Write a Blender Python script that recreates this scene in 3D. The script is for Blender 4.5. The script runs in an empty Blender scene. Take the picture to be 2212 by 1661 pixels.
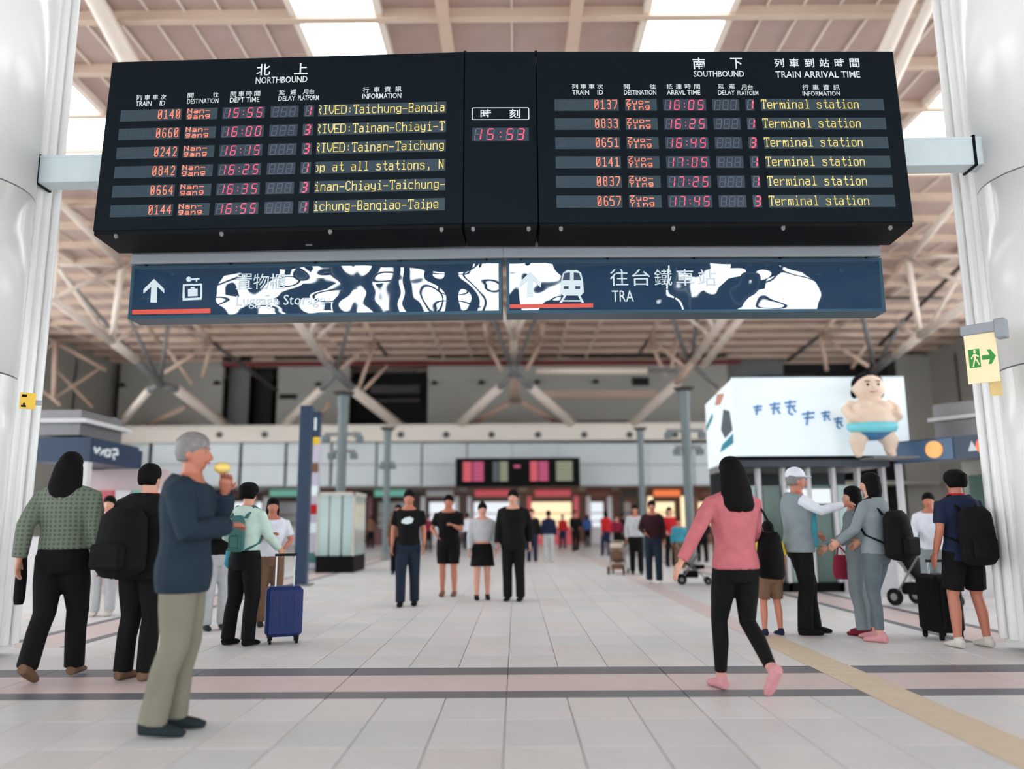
import bpy, bmesh, math, random
from mathutils import Vector, Matrix
random.seed(7)
PI = math.pi
# ------------------------------------------------------------------ camera, world, exposure
SC = bpy.context.scene
COL = SC.collection
F, CX, CY, HC = 1734.0, 1106.0, 830.5, 1.17
ROT = Matrix.Rotation(math.radians(0.23), 3, 'Z') @ Matrix.Rotation(PI/2+math.radians(9.88), 3, 'X') @ Matrix.Rotation(-math.radians(0.35), 3, 'Z')
CAM = Vector((0, 0, HC))
cd = bpy.data.cameras.new('camera')
cd.sensor_fit = 'HORIZONTAL'; cd.sensor_width = 36.0; cd.lens = F/2212*36
cd.clip_start = 0.05; cd.clip_end = 300
cd.dof.use_dof = True; cd.dof.focus_distance = 7.1; cd.dof.aperture_fstop = 0.0282/0.048
cam = bpy.data.objects.new('camera', cd); COL.objects.link(cam)
cam.matrix_world = Matrix.Translation(CAM) @ ROT.to_4x4()
SC.camera = cam
world = bpy.data.worlds.new('sky'); SC.world = world; world.use_nodes = True
bg = world.node_tree.nodes['Background']
bg.inputs[0].default_value = (0.90, 0.955, 1.0, 1); bg.inputs[1].default_value = 4.2
SC.view_settings.view_transform = 'Standard'; SC.view_settings.look = 'None'
SC.view_settings.exposure = 0.42; SC.view_settings.gamma = 1.0
SC.view_settings.use_curve_mapping = False

# ------------------------------------------------------------------ projection helpers
def ray(x, y): return ROT @ Vector(((x-CX)/F, -(y-CY)/F, -1.0))
def at(x, y, Y):
    d = ray(x, y); return CAM + d*(Y/d.y)
def atz(x, y, Z):
    d = ray(x, y); return CAM + d*((Z-HC)/d.z)
def pxm(p):                       # pixels per metre at a point
    q = ROT.transposed() @ (Vector(p)-CAM); return F/-q.z

# ------------------------------------------------------------------ materials
MATS = {}
def srgb(r, g, b):
    f = lambda c: ((c/255+0.055)/1.055)**2.4 if c/255 > 0.04045 else c/255/12.92
    return (f(r), f(g), f(b))
def mat(name, c, rough=0.5, metal=0.0, var=0.06, scale=6.0, bump=0.0, spec=0.5, emit=None, es=0.0, coat=0.0, coat_ior=1.5, stretch=None):
    if name in MATS: return MATS[name]
    m = bpy.data.materials.new(name); m.use_nodes = True; MATS[name] = m
    nt = m.node_tree; b = nt.nodes['Principled BSDF']
    b.inputs['Base Color'].default_value = (*c, 1)
    b.inputs['Roughness'].default_value = rough; b.inputs['Metallic'].default_value = metal
    b.inputs['Specular IOR Level'].default_value = spec
    if coat: b.inputs['Coat Weight'].default_value = coat; b.inputs['Coat IOR'].default_value = coat_ior; b.inputs['Coat Roughness'].default_value = 0.02
    if emit: b.inputs['Emission Color'].default_value = (*emit, 1); b.inputs['Emission Strength'].default_value = es
    if var or bump:
        tc = nt.nodes.new('ShaderNodeTexCoord'); no = nt.nodes.new('ShaderNodeTexNoise')
        no.inputs['Scale'].default_value = scale; no.inputs['Detail'].default_value = 4
        if stretch:
            mp = nt.nodes.new('ShaderNodeMapping'); mp.inputs['Scale'].default_value = stretch
            nt.links.new(tc.outputs['Object'], mp.inputs[0]); nt.links.new(mp.outputs[0], no.inputs['Vector'])
        else: nt.links.new(tc.outputs['Object'], no.inputs['Vector'])
        if var:
            mx = nt.nodes.new('ShaderNodeMix'); mx.data_type = 'RGBA'
            mx.inputs[6].default_value = (*[max(0, v*(1-var*1.6)) for v in c], 1)
            mx.inputs[7].default_value = (*[min(1, v*(1+var*1.6)) for v in c], 1)
            nt.links.new(no.outputs['Fac'], mx.inputs[0]); nt.links.new(mx.outputs[2], b.inputs['Base Color'])
        if bump:
            bp = nt.nodes.new('ShaderNodeBump'); bp.inputs['Strength'].default_value = bump; bp.inputs['Distance'].default_value = 0.02
            nt.links.new(no.outputs['Fac'], bp.inputs['Height']); nt.links.new(bp.outputs[0], b.inputs['Normal'])
    return m
def glow(name, c, s=1.0):
    if name in MATS: return MATS[name]
    m = bpy.data.materials.new(name); m.use_nodes = True; MATS[name] = m
    b = m.node_tree.nodes['Principled BSDF']; b.inputs['Base Color'].default_value = (0.02, 0.02, 0.02, 1)
    b.inputs['Emission Color'].default_value = (*c, 1); b.inputs['Emission Strength'].default_value = s
    b.inputs['Roughness'].default_value = 0.4
    return m
def checked(name, c1, c2, scale):
    if name in MATS: return MATS[name]
    m = mat(name, c1, 0.85, var=0)
    nt = m.node_tree; b = nt.nodes['Principled BSDF']
    tc = nt.nodes.new('ShaderNodeTexCoord'); w1 = nt.nodes.new('ShaderNodeTexWave'); w2 = nt.nodes.new('ShaderNodeTexWave')
    w1.bands_direction = 'X'; w2.bands_direction = 'Z'
    for w in (w1, w2):
        w.inputs['Scale'].default_value = scale; w.inputs['Distortion'].default_value = 0.6; nt.links.new(tc.outputs['Object'], w.inputs['Vector'])
    mm = nt.nodes.new('ShaderNodeMath'); mm.operation = 'MULTIPLY'
    nt.links.new(w1.outputs['Fac'], mm.inputs[0]); nt.links.new(w2.outputs['Fac'], mm.inputs[1])
    mx = nt.nodes.new('ShaderNodeMix'); mx.data_type = 'RGBA'; mx.inputs[6].default_value = (*c1, 1); mx.inputs[7].default_value = (*c2, 1)
    nt.links.new(mm.outputs[0], mx.inputs[0]); nt.links.new(mx.outputs[2], b.inputs['Base Color'])
    return m

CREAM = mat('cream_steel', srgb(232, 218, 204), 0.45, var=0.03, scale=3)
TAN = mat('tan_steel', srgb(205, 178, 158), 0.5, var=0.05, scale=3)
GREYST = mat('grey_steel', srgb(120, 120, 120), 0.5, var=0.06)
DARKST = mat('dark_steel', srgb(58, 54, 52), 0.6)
PURL = mat('purlin_paint', srgb(208, 184, 164), 0.5, var=0.04)
ROOFP = mat('roof_sheet', srgb(182, 158, 148), 0.7, var=0.07, scale=1.5, bump=0.1)
COLW = mat('column_cladding', srgb(232, 232, 230), 0.22, var=0.01, scale=2, spec=0.45)
SEAM = mat('seam_grey', srgb(120, 118, 115), 0.6)
BLACKP = mat('black_board', srgb(10, 21, 28), 0.45, var=0.05, scale=4, spec=0.10)
BLACKU = mat('black_trim', srgb(10, 11, 12), 0.6, spec=0.12)
SCREEN = mat('screen_filter', srgb(54, 70, 79), 0.22, var=0.12, scale=60, spec=0.35)
SCREEN_T = mat('segment_filter', srgb(52, 64, 77), 0.22, var=0.08, scale=40, spec=0.35)
GHOST = mat('unlit_segment', srgb(92, 106, 114), 0.4, var=0)
RED = glow('led_red', (1.0, 0.07, 0.14), 1.25)
ORANGE = glow('led_orange', (1.0, 0.20, 0.11), 1.25)
YELLOW = glow('led_yellow', (0.95, 0.72, 0.18), 0.88)
WHITEP = mat('white_print', srgb(222, 230, 230), 0.5, var=0)
GREYBOX = mat('grey_housing', srgb(150, 154, 160), 0.4, var=0.03, scale=2)
BEAMM = mat('pale_blue_paint', srgb(214, 228, 230), 0.4, var=0.03, scale=9)
NAVY = mat('navy_board', srgb(22, 50, 78), 0.4)
CHROME = mat('chrome', (0.6, 0.6, 0.6), 0.2, metal=1, var=0)

# ------------------------------------------------------------------ mesh helpers
def link(name, bm, m, parent=None, smooth=False, ms=None):
    me = bpy.data.meshes.new(name); bm.to_mesh(me); bm.free()
    for k in (ms or [m]): me.materials.append(k)
    if smooth:
        for p in me.polygons: p.use_smooth = True
    o = bpy.data.objects.new(name, me); COL.objects.link(o)
    if parent is not None: o.parent = parent
    return o
def tag(o, label=None, cat=None, group=None, kind=None):
    if label: o['label'] = label
    if cat: o['category'] = cat
    if group: o['group'] = group
    if kind: o['kind'] = kind
    return o
def empty(name, loc=(0, 0, 0), rz=0.0, **k):
    o = bpy.data.objects.new(name, None); COL.objects.link(o)
    o.location = loc; o.rotation_euler = (0, 0, rz); o.empty_display_size = 0.1
    return tag(o, **k)
def structure(name, label, loc=(0, 0, 0)):
    return empty(name, loc, kind='structure', label=label)
def box(bm, lo, hi, X=None, bevel=0.0, mi=0):
    """box between corners in an optional frame X (4x4)"""
    vs = []
    for z in (lo[2], hi[2]):
        for y in (lo[1], hi[1]):
            for x in (lo[0], hi[0]):
                v = Vector((x, y, z)); vs.append(bm.verts.new(X @ v if X is not None else v))
    fs = []
    for q in ((0, 2, 3, 1), (4, 5, 7, 6), (0, 1, 5, 4), (2, 6, 7, 3), (0, 4, 6, 2), (1, 3, 7, 5)):
        f = bm.faces.new([vs[i] for i in q]); f.material_index = mi; fs.append(f)
    if bevel:
        es = {e for f in fs for e in f.edges}
        bmesh.ops.bevel(bm, geom=list(es), offset=bevel, segments=1, affect='EDGES')
    return fs
def boxo(name, lo, hi, m, parent=None, X=None, bevel=0.0):
    bm = bmesh.new(); box(bm, lo, hi, X, bevel); return link(name, bm, m, parent)
def tube(bm, pts, rad, seg=10, ref=(1, 0, 0), mi=0, close=True):
    pts = [Vector(p) for p in pts]; n = len(pts); ref = Vector(ref); rings = []
    for i, p in enumerate(pts):
        t = (pts[min(i+1, n-1)]-pts[max(i-1, 0)])
        if t.length < 1e-9: t = Vector((0, 0, 1))
        t.normalize()
        s = ref - t*ref.dot(t)
        if s.length < 0.05: s = Vector((0, 1, 0)) - t*t.y
        if s.length < 0.05: s = Vector((1, 0, 0)) - t*t.x
        s.normalize(); b = t.cross(s)
        r = rad[i] if isinstance(rad, (list, tuple)) else rad
        ra, rb = r if isinstance(r, (list, tuple)) else (r, r)
        rings.append([bm.verts.new(p+s*ra*math.cos(2*PI*k/seg)+b*rb*math.sin(2*PI*k/seg)) for k in range(seg)])
    for a, b in zip(rings, rings[1:]):
        for k in range(seg):
            f = bm.faces.new((a[k], a[(k+1) % seg], b[(k+1) % seg], b[k])); f.material_index = mi
    if close:
        f = bm.faces.new(list(reversed(rings[0]))); f.material_index = mi
        f = bm.faces.new(rings[-1]); f.material_index = mi
def ball(bm, c, r, seg=12, X=None):
    r = r if isinstance(r, (list, tuple)) else (r, r, r)
    M = Matrix.Translation(Vector(c)) @ Matrix.Diagonal((*r, 1))
    if X is not None: M = X @ M
    bmesh.ops.create_uvsphere(bm, u_segments=seg, v_segments=max(6, seg*2//3), radius=1.0, matrix=M)
def pipe(name, a, b, r, m, parent, seg=10, r2=None):
    bm = bmesh.new(); tube(bm, [a, b], [r, r2 or r], seg); return link(name, bm, m, parent, smooth=False)
def poly(bm, pts, X, th=0.0, mi=0):
    """flat outline in the local x-z plane of X (front towards -y), given thickness th"""
    fr = [bm.verts.new(X @ Vector((p[0], -th, p[1]))) for p in pts]
    f = bm.faces.new(fr); f.material_index = mi
    if th:
        bk = [bm.verts.new(X @ Vector((p[0], 0, p[1]))) for p in pts]
        n = len(pts)
        for i in range(n):
            g = bm.faces.new((fr[(i+1) % n], fr[i], bk[i], bk[(i+1) % n])); g.material_index = mi

class Frame:
    """a plane standing in the hall: x along it, z up it, -y out of its face"""
    def __init__(s, p0, yaw, lean=0.0):
        s.X = Vector((math.cos(yaw), math.sin(yaw), 0))
        s.U = Vector((-math.sin(yaw)*math.sin(lean), math.cos(yaw)*math.sin(lean), math.cos(lean)))
        s.N = s.X.cross(s.U)             # towards the camera side
        s.p0 = Vector(p0)
        m = Matrix.Identity(4)
        for i in range(3):
            m[i][0] = s.X[i]; m[i][1] = -s.N[i]; m[i][2] = s.U[i]; m[i][3] = s.p0[i]
        s.M = m
    def loc(s, x, y):
        d = ray(x, y); t = (s.p0-CAM).dot(s.N)/d.dot(s.N); p = CAM+d*t-s.p0
        return p.dot(s.X), p.dot(s.U)
_txt = {}
def text(name, s, x0, x1, z0, z1, fr, m, parent, y=-0.002, bold=0.0, th=0.001):
    """lettering stretched into the box x0..x1, z0..z1 of a frame"""
    key = (s, bold)
    if key not in _txt:
        cu = bpy.data.curves.new('t', 'FONT'); cu.body = s; cu.size = 1; cu.offset = bold; cu.resolution_u = 2
        o = bpy.data.objects.new('t', cu); COL.objects.link(o)
        bpy.context.view_layer.update()
        me = bpy.data.meshes.new_from_object(o.evaluated_get(bpy.context.evaluated_depsgraph_get()))
        bpy.data.objects.remove(o)
        _txt[key] = ([tuple(v.co) for v in me.vertices], [tuple(p.vertices) for p in me.polygons])
    vs, fs = _txt[key]
    if not vs: return None
    ax, bx = min(v[0] for v in vs), max(v[0] for v in vs); ay, by = min(v[1] for v in vs), max(v[1] for v in vs)
    me = bpy.data.meshes.new(name)
    V = [fr.M @ Vector((x0+(v[0]-ax)/(bx-ax)*(x1-x0), y, z0+(v[1]-ay)/max(by-ay, 1e-6)*(z1-z0))) for v in vs]
    me.from_pydata(V, [], fs); me.materials.append(m)
    o = bpy.data.objects.new(name, me); COL.objects.link(o)
    if parent is not None: o.parent = parent; o.matrix_parent_inverse = Matrix.Identity(4)
    return o
def inv_parent(o, root):
    """keep world coordinates of o although parented to a moved root"""
    o.parent = root; o.matrix_parent_inverse = Matrix.LocRotScale(root.location, root.rotation_euler, root.scale).inverted()

# ------------------------------------------------------------------ FLOOR
floor = structure('floor', 'pale grey stone tiled concourse floor')
GROUT = mat('grout', srgb(150, 148, 148), 0.8)
boxo('slab', (-27, -9, -0.3), (27, 62, -0.012), GROUT, floor)
TILES = [mat('stone_tile_%s' % n, srgb(*c), 0.38, var=0.05, scale=2.5, spec=0.4) for n, c in (('pale', (216, 214, 212)), ('light', (212, 211, 210)), ('cool', (207, 208, 209)), ('warm', (212, 209, 206)))]
PINKT = mat('pink_tile', srgb(206, 190, 187), 0.4, var=0.05); DARKT = mat('dark_tile', srgb(104, 106, 112), 0.4)
BEIGET = mat('beige_tactile_tile', srgb(206, 190, 164), 0.5)
TW, TL, X0 = 0.415, 0.62, -0.074
yd = [atz(1106, y, 0).y for y in (1507, 1492, 1457, 1441)]     # near dark, pink, far dark stripe edges
tile_cells = []   # (x0,x1,y0,y1,mat)
SX = [(-5.25, -5.12, DARKT), (-5.12, -4.52, PINKT), (-4.52, -4.39, DARKT), (4.39, 4.52, DARKT), (4.52, 5.12, PINKT), (5.12, 5.25, DARKT)]
BX = (2.42, 2.76)
def xsplit():
    e = [X0+TW*k for k in range(-60, 61)]
    return e
def add_row(y0, y1, kind):
    if kind in ('dark', 'pink'):
        m = DARKT if kind == 'dark' else PINKT
        e = [X0+1.245*k for k in range(-20, 21)]
        for a, b in zip(e, e[1:]):
            if b < BX[0] or a > BX[1]: tile_cells.append((a, b, y0, y1, m))
            else:
                if a < BX[0]: tile_cells.append((a, BX[0], y0, y1, m))
                if b > BX[1]: tile_cells.append((BX[1], b, y0, y1, m))
        tile_cells.append((BX[0], BX[1], y0, y1, BEIGET)); return
    cut = [BX]
    if y0 > 8.0:
        cut += [(-5.25, -4.39), (4.39, 5.25)]
        for a, b, m in SX: tile_cells.append((a, b, y0, y1, m))
    tile_cells.append((BX[0], BX[1], y0, y1, BEIGET if y0 < 8.6 else PINKT))
    e = xsplit()
    for a, b in zip(e, e[1:]):
        segs = [(a, b)]
        for c0, c1 in cut:
            ns = []
            for s0, s1 in segs:
                if s1 <= c0 or s0 >= c1: ns.append((s0, s1)); continue
                if s0 < c0: ns.append((s0, c0))
                if s1 > c1: ns.append((c1, s1))
            segs = ns
        for s0, s1 in segs:
            if s1-s0 > 0.03: tile_cells.append((s0, s1, y0, y1, random.choice(TILES)))
y = yd[0]
while y > -2: add_row(y-TL, y, 'tile'); y -= TL
add_row(yd[0], yd[1], 'dark'); add_row(yd[1], yd[2], 'pink'); add_row(yd[2], yd[3], 'dark')
y = yd[3]
while y < 60: add_row(y, y+TL, 'tile'); y += TL
def vis(c):
    p = ROT.transposed() @ (Vector(((c[0]+c[1])/2, (c[2]+c[3])/2, 0))-CAM)
    if -p.z < 1: return 1e9
    x = CX+F*p.x/-p.z; yy = CY-F*p.y/-p.z
    return -p.z if -60 < x < 2272 and yy < 1720 else 1e9
tile_cells.sort(key=vis)
G = 0.006
meshes = {}
for i, c in enumerate(tile_cells[:300]):
    w, l = round(c[1]-c[0]-G, 3), round(c[3]-c[2]-G, 3)
    k = (w, l, c[4].name)
    if k not in meshes:
        bm = bmesh.new(); box(bm, (-w/2, -l/2, -0.02), (w/2, l/2, 0), bevel=0.003)
        me = bpy.data.meshes.new('tile'); bm.to_mesh(me); bm.free(); me.materials.append(c[4]); meshes[k] = me
    o = bpy.data.objects.new('tile', meshes[k]); COL.objects.link(o); o.parent = floor
    o.location = ((c[0]+c[1])/2, (c[2]+c[3])/2, 0)
bm = bmesh.new(); tm = TILES+[PINKT, DARKT, BEIGET]
for c in tile_cells[300:]:
    g = G if c[3] < 25 else G*1.5
    box(bm, (c[0]+g/2, c[2]+g/2, -0.02), (c[1]-g/2, c[3]-g/2, 0), mi=tm.index(c[4]))
tag(link('distant_tiles', bm, None, floor, ms=tm), kind='stuff')

# ------------------------------------------------------------------ ROOF
RZ = HC+10.5; PS, P0 = 1.93, 15.0
ceil = structure('ceiling', 'high steel roof with cream purlins and square skylights')
def skylit(x, y):
    ax = abs(x)
    if 2.75 < ax < 4.5 and 11 < y < 27: return True  # bays hidden behind the board are opened too, added for daylight
    return 10.45 < ax < 13.2 and 9 < y < 22.8
EX = [-26, -24.4, -22.8, -21.2, -19.6, -18, -16.4, -14.8, -13.2, -11.85, -10.45, -9.7, -9.0, -8.25, -7.5, -6.75, -6.0, -5.25, -4.5, -3.62, -2.75, -1.3, 0]
EX = EX + [-e for e in reversed(EX[:-1])]
panels = []
k0 = -12
for k in range(k0, 22):
    y0, y1 = P0+PS*k, P0+PS*(k+1)
    for a, b in zip(EX, EX[1:]):
        xm = (a+b)/2
        if skylit(xm, (y0+y1)/2): continue
        panels.append((a, b, y0, y1))
def pvis(c):
    p = ROT.transposed() @ (Vector(((c[0]+c[1])/2, (c[2]+c[3])/2, RZ))-CAM)
    if -p.z < 1: return 1e9
    x = CX+F*p.x/-p.z; yy = CY-F*p.y/-p.z
    if not (-40 < x < 2250 and yy > -60): return 1e9
    if 240 < x < 1930 and 130 < yy < 520: return 1e8
    return -p.z
panels.sort(key=pvis); pm = {}
rest = bmesh.new()
for i, c in enumerate(panels):
    w = round(c[1]-c[0]-0.012, 3); l = round(PS-0.04, 3)
    if i < 290 and pvis(c) < 1e7:
        if w not in pm:
            bm = bmesh.new(); box(bm, (-w/2, -l/2, 0), (w/2, l/2, 0.06))
            box(bm, (w/2-0.03, -l/2, -0.05), (w/2+0.006, l/2, 0.0), mi=1)
            me = bpy.data.meshes.new('roof_panel'); bm.to_mesh(me); bm.free(); me.materials.append(ROOFP); me.materials.append(CREAM); pm[w] = me
        o = bpy.data.objects.new('roof_panel', pm[w]); COL.objects.link(o); o.parent = ceil
        o.location = ((c[0]+c[1])/2, (c[2]+c[3])/2, RZ)
    else:
        box(rest, (c[0]+0.02, c[2]+0.02, RZ), (c[1]-0.02, c[3]-0.02, RZ+0.06))
        box(rest, (c[1]-0.04, c[2]+0.02, RZ-0.05), (c[1], c[3]-0.02, RZ))
tag(link('roof_sheeting', rest, ROOFP, ceil), kind='stuff')
bm = bmesh.new()   # weather skin above, closing the joints between sheets
for c in panels: box(bm, (c[0]-0.03, c[2]-0.03, RZ+0.07), (c[1]+0.03, c[3]+0.03, RZ+0.12))
tag(link('roof_skin', bm, DARKST, ceil), kind='stuff')
for k in range(-12, 23):
    yy = P0+PS*k
    bm = bmesh.new(); box(bm, (-26, yy-0.04, RZ-0.24), (26, yy+0.04, RZ)); box(bm, (-26, yy-0.09, RZ-0.26), (26, yy+0.09, RZ-0.235))
    link('purlin', bm, PURL, ceil)
for xr in (-24, -17.5, -10.4, -4.5, -2.75, 2.75, 4.5, 10.4, 17.5, 24):
    boxo('rafter', (xr-0.07, -8, RZ-0.2), (xr+0.07, 56, RZ-0.001), CREAM, ceil)
for xr in (-1.42, 1.30): boxo('rafter', (xr-0.12, -8, RZ-0.34), (xr+0.12, 56, RZ-0.001), TAN, ceil)

# ------------------------------------------------------------------ ROOF TRUSSES (tubular steel)
def pp(x, y, d):
    """d: horizontal depth, or 'r' for touching the roof plane"""
    if d == 'r':
        p = atz(x, y, RZ-0.3); return p
    return at(x, y, d)
def truss(label, members, name='roof_truss', cat='truss', group=None):
    t = None
    for (x0, y0, d0, x1, y1, d1, w, m, nm) in members:
        a, b = pp(x0, y0, d0), pp(x1, y1, d1)
        if t is None: t = empty(name, (a.x, a.y, a.z), label=label, cat=cat, group=group)
        bm = bmesh.new(); o = Vector(t.location)
        tube(bm, [a-o, b-o], [w/2/pxm(a), w/2/pxm(b)], 12)
        for f in bm.faces: f.smooth = True
        ob = link(nm, bm, m, t)
    return t
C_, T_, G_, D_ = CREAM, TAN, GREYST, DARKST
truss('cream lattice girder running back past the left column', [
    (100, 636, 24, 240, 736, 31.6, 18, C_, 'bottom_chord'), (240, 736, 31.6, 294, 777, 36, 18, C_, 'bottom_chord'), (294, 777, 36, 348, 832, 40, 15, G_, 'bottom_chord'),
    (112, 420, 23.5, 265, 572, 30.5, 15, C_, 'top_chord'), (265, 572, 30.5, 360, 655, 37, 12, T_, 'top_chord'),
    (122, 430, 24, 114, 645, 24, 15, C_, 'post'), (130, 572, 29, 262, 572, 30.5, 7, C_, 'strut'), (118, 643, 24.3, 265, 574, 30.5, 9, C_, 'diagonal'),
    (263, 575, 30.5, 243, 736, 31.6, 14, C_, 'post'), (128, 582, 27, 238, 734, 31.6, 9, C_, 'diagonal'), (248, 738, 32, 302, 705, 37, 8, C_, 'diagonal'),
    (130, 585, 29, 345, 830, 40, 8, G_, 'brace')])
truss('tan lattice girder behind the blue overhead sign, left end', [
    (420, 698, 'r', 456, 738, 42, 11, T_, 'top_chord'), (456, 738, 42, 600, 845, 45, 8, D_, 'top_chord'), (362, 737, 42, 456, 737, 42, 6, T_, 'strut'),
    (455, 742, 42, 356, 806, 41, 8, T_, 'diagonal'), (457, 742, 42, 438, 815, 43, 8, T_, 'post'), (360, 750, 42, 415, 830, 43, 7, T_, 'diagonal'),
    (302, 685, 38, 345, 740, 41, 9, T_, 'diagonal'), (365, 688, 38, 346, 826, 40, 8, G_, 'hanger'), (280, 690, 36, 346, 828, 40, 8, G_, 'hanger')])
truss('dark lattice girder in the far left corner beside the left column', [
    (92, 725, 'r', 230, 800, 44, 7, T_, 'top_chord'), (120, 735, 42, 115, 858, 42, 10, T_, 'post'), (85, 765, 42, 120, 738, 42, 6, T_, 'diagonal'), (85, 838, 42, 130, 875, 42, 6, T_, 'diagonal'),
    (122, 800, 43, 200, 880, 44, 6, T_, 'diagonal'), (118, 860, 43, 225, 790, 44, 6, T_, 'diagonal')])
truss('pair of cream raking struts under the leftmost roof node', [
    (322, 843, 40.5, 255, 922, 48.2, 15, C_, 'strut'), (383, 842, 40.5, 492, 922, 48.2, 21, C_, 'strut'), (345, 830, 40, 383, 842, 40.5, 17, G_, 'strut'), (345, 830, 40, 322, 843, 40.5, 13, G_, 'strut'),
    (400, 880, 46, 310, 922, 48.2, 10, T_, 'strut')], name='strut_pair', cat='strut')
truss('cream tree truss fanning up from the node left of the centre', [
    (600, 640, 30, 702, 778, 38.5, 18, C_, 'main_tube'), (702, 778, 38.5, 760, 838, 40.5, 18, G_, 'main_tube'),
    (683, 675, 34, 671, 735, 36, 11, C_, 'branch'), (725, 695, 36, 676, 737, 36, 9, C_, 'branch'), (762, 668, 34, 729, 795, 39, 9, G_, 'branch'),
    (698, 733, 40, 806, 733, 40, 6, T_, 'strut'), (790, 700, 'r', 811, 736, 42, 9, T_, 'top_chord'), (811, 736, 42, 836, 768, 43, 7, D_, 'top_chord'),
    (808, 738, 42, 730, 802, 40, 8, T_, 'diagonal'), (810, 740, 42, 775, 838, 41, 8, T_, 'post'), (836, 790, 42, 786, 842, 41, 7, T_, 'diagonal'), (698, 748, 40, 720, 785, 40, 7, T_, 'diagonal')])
truss('pair of cream raking struts left of the centre node', [
    (760, 840, 40.5, 868, 924, 48.2, 22, C_, 'strut'), (695, 840, 40.5, 605, 924, 48.2, 16, C_, 'strut'), (728, 805, 39.5, 695, 840, 40.5, 14, G_, 'strut'),
    (712, 872, 46, 688, 905, 48.2, 10, T_, 'strut')], name='strut_pair', cat='strut')
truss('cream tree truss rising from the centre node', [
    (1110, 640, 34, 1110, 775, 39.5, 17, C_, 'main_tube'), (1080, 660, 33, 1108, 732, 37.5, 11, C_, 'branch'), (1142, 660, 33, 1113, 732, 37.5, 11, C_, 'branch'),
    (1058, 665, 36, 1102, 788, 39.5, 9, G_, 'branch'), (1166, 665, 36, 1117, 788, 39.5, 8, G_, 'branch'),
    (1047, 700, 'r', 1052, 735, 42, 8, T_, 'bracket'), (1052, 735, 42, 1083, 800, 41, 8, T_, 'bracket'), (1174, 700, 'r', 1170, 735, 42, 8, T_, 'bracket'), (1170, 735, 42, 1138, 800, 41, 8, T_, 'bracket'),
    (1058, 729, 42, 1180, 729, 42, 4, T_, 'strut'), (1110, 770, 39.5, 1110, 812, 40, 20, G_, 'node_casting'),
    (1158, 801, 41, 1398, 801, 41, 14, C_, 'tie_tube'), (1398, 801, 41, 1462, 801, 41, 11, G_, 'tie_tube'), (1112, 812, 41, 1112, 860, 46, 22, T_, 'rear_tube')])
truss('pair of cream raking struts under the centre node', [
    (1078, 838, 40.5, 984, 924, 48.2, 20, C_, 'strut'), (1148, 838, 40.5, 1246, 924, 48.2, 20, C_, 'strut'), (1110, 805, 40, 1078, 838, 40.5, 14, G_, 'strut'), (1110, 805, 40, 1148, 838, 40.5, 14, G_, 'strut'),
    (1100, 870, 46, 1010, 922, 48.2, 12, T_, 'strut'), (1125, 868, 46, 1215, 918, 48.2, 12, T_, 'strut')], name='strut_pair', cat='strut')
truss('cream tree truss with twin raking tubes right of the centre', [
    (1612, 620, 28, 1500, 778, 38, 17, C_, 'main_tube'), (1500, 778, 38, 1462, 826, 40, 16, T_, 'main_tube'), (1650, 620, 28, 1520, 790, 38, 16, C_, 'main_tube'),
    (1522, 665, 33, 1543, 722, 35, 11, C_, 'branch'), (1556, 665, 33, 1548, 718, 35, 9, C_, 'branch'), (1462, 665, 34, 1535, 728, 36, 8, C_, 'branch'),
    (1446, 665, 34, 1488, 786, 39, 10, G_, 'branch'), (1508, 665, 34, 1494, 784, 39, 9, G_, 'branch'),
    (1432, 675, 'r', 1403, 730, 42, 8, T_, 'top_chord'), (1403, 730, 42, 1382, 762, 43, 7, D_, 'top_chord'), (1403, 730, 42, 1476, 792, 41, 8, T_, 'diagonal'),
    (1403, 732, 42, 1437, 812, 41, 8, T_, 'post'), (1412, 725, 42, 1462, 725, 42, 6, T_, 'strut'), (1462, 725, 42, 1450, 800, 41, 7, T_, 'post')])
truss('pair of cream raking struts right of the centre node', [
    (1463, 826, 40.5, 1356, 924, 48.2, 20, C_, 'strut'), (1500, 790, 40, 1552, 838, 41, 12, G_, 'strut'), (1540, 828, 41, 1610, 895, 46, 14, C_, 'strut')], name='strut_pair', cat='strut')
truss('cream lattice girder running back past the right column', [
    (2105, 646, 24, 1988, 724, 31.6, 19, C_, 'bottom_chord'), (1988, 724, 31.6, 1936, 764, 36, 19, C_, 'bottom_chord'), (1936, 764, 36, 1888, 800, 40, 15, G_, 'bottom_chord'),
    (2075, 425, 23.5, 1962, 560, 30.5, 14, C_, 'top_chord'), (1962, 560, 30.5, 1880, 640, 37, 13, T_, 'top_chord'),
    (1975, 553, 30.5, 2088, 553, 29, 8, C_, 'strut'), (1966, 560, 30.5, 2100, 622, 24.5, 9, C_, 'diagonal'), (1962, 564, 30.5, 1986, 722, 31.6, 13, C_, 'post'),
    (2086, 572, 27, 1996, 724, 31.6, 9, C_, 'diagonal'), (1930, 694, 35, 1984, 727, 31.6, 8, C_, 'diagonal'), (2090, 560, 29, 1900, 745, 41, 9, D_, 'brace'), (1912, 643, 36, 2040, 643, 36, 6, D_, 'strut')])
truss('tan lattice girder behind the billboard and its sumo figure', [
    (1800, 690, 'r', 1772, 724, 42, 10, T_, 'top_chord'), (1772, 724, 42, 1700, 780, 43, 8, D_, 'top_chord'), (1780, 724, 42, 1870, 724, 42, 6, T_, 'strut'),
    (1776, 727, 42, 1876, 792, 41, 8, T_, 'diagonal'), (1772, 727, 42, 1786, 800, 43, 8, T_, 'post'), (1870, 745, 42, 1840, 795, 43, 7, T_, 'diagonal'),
    (1860, 665, 36, 1886, 785, 40, 10, G_, 'hanger'), (1950, 690, 36, 1898, 785, 40, 8, G_, 'hanger')])
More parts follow.
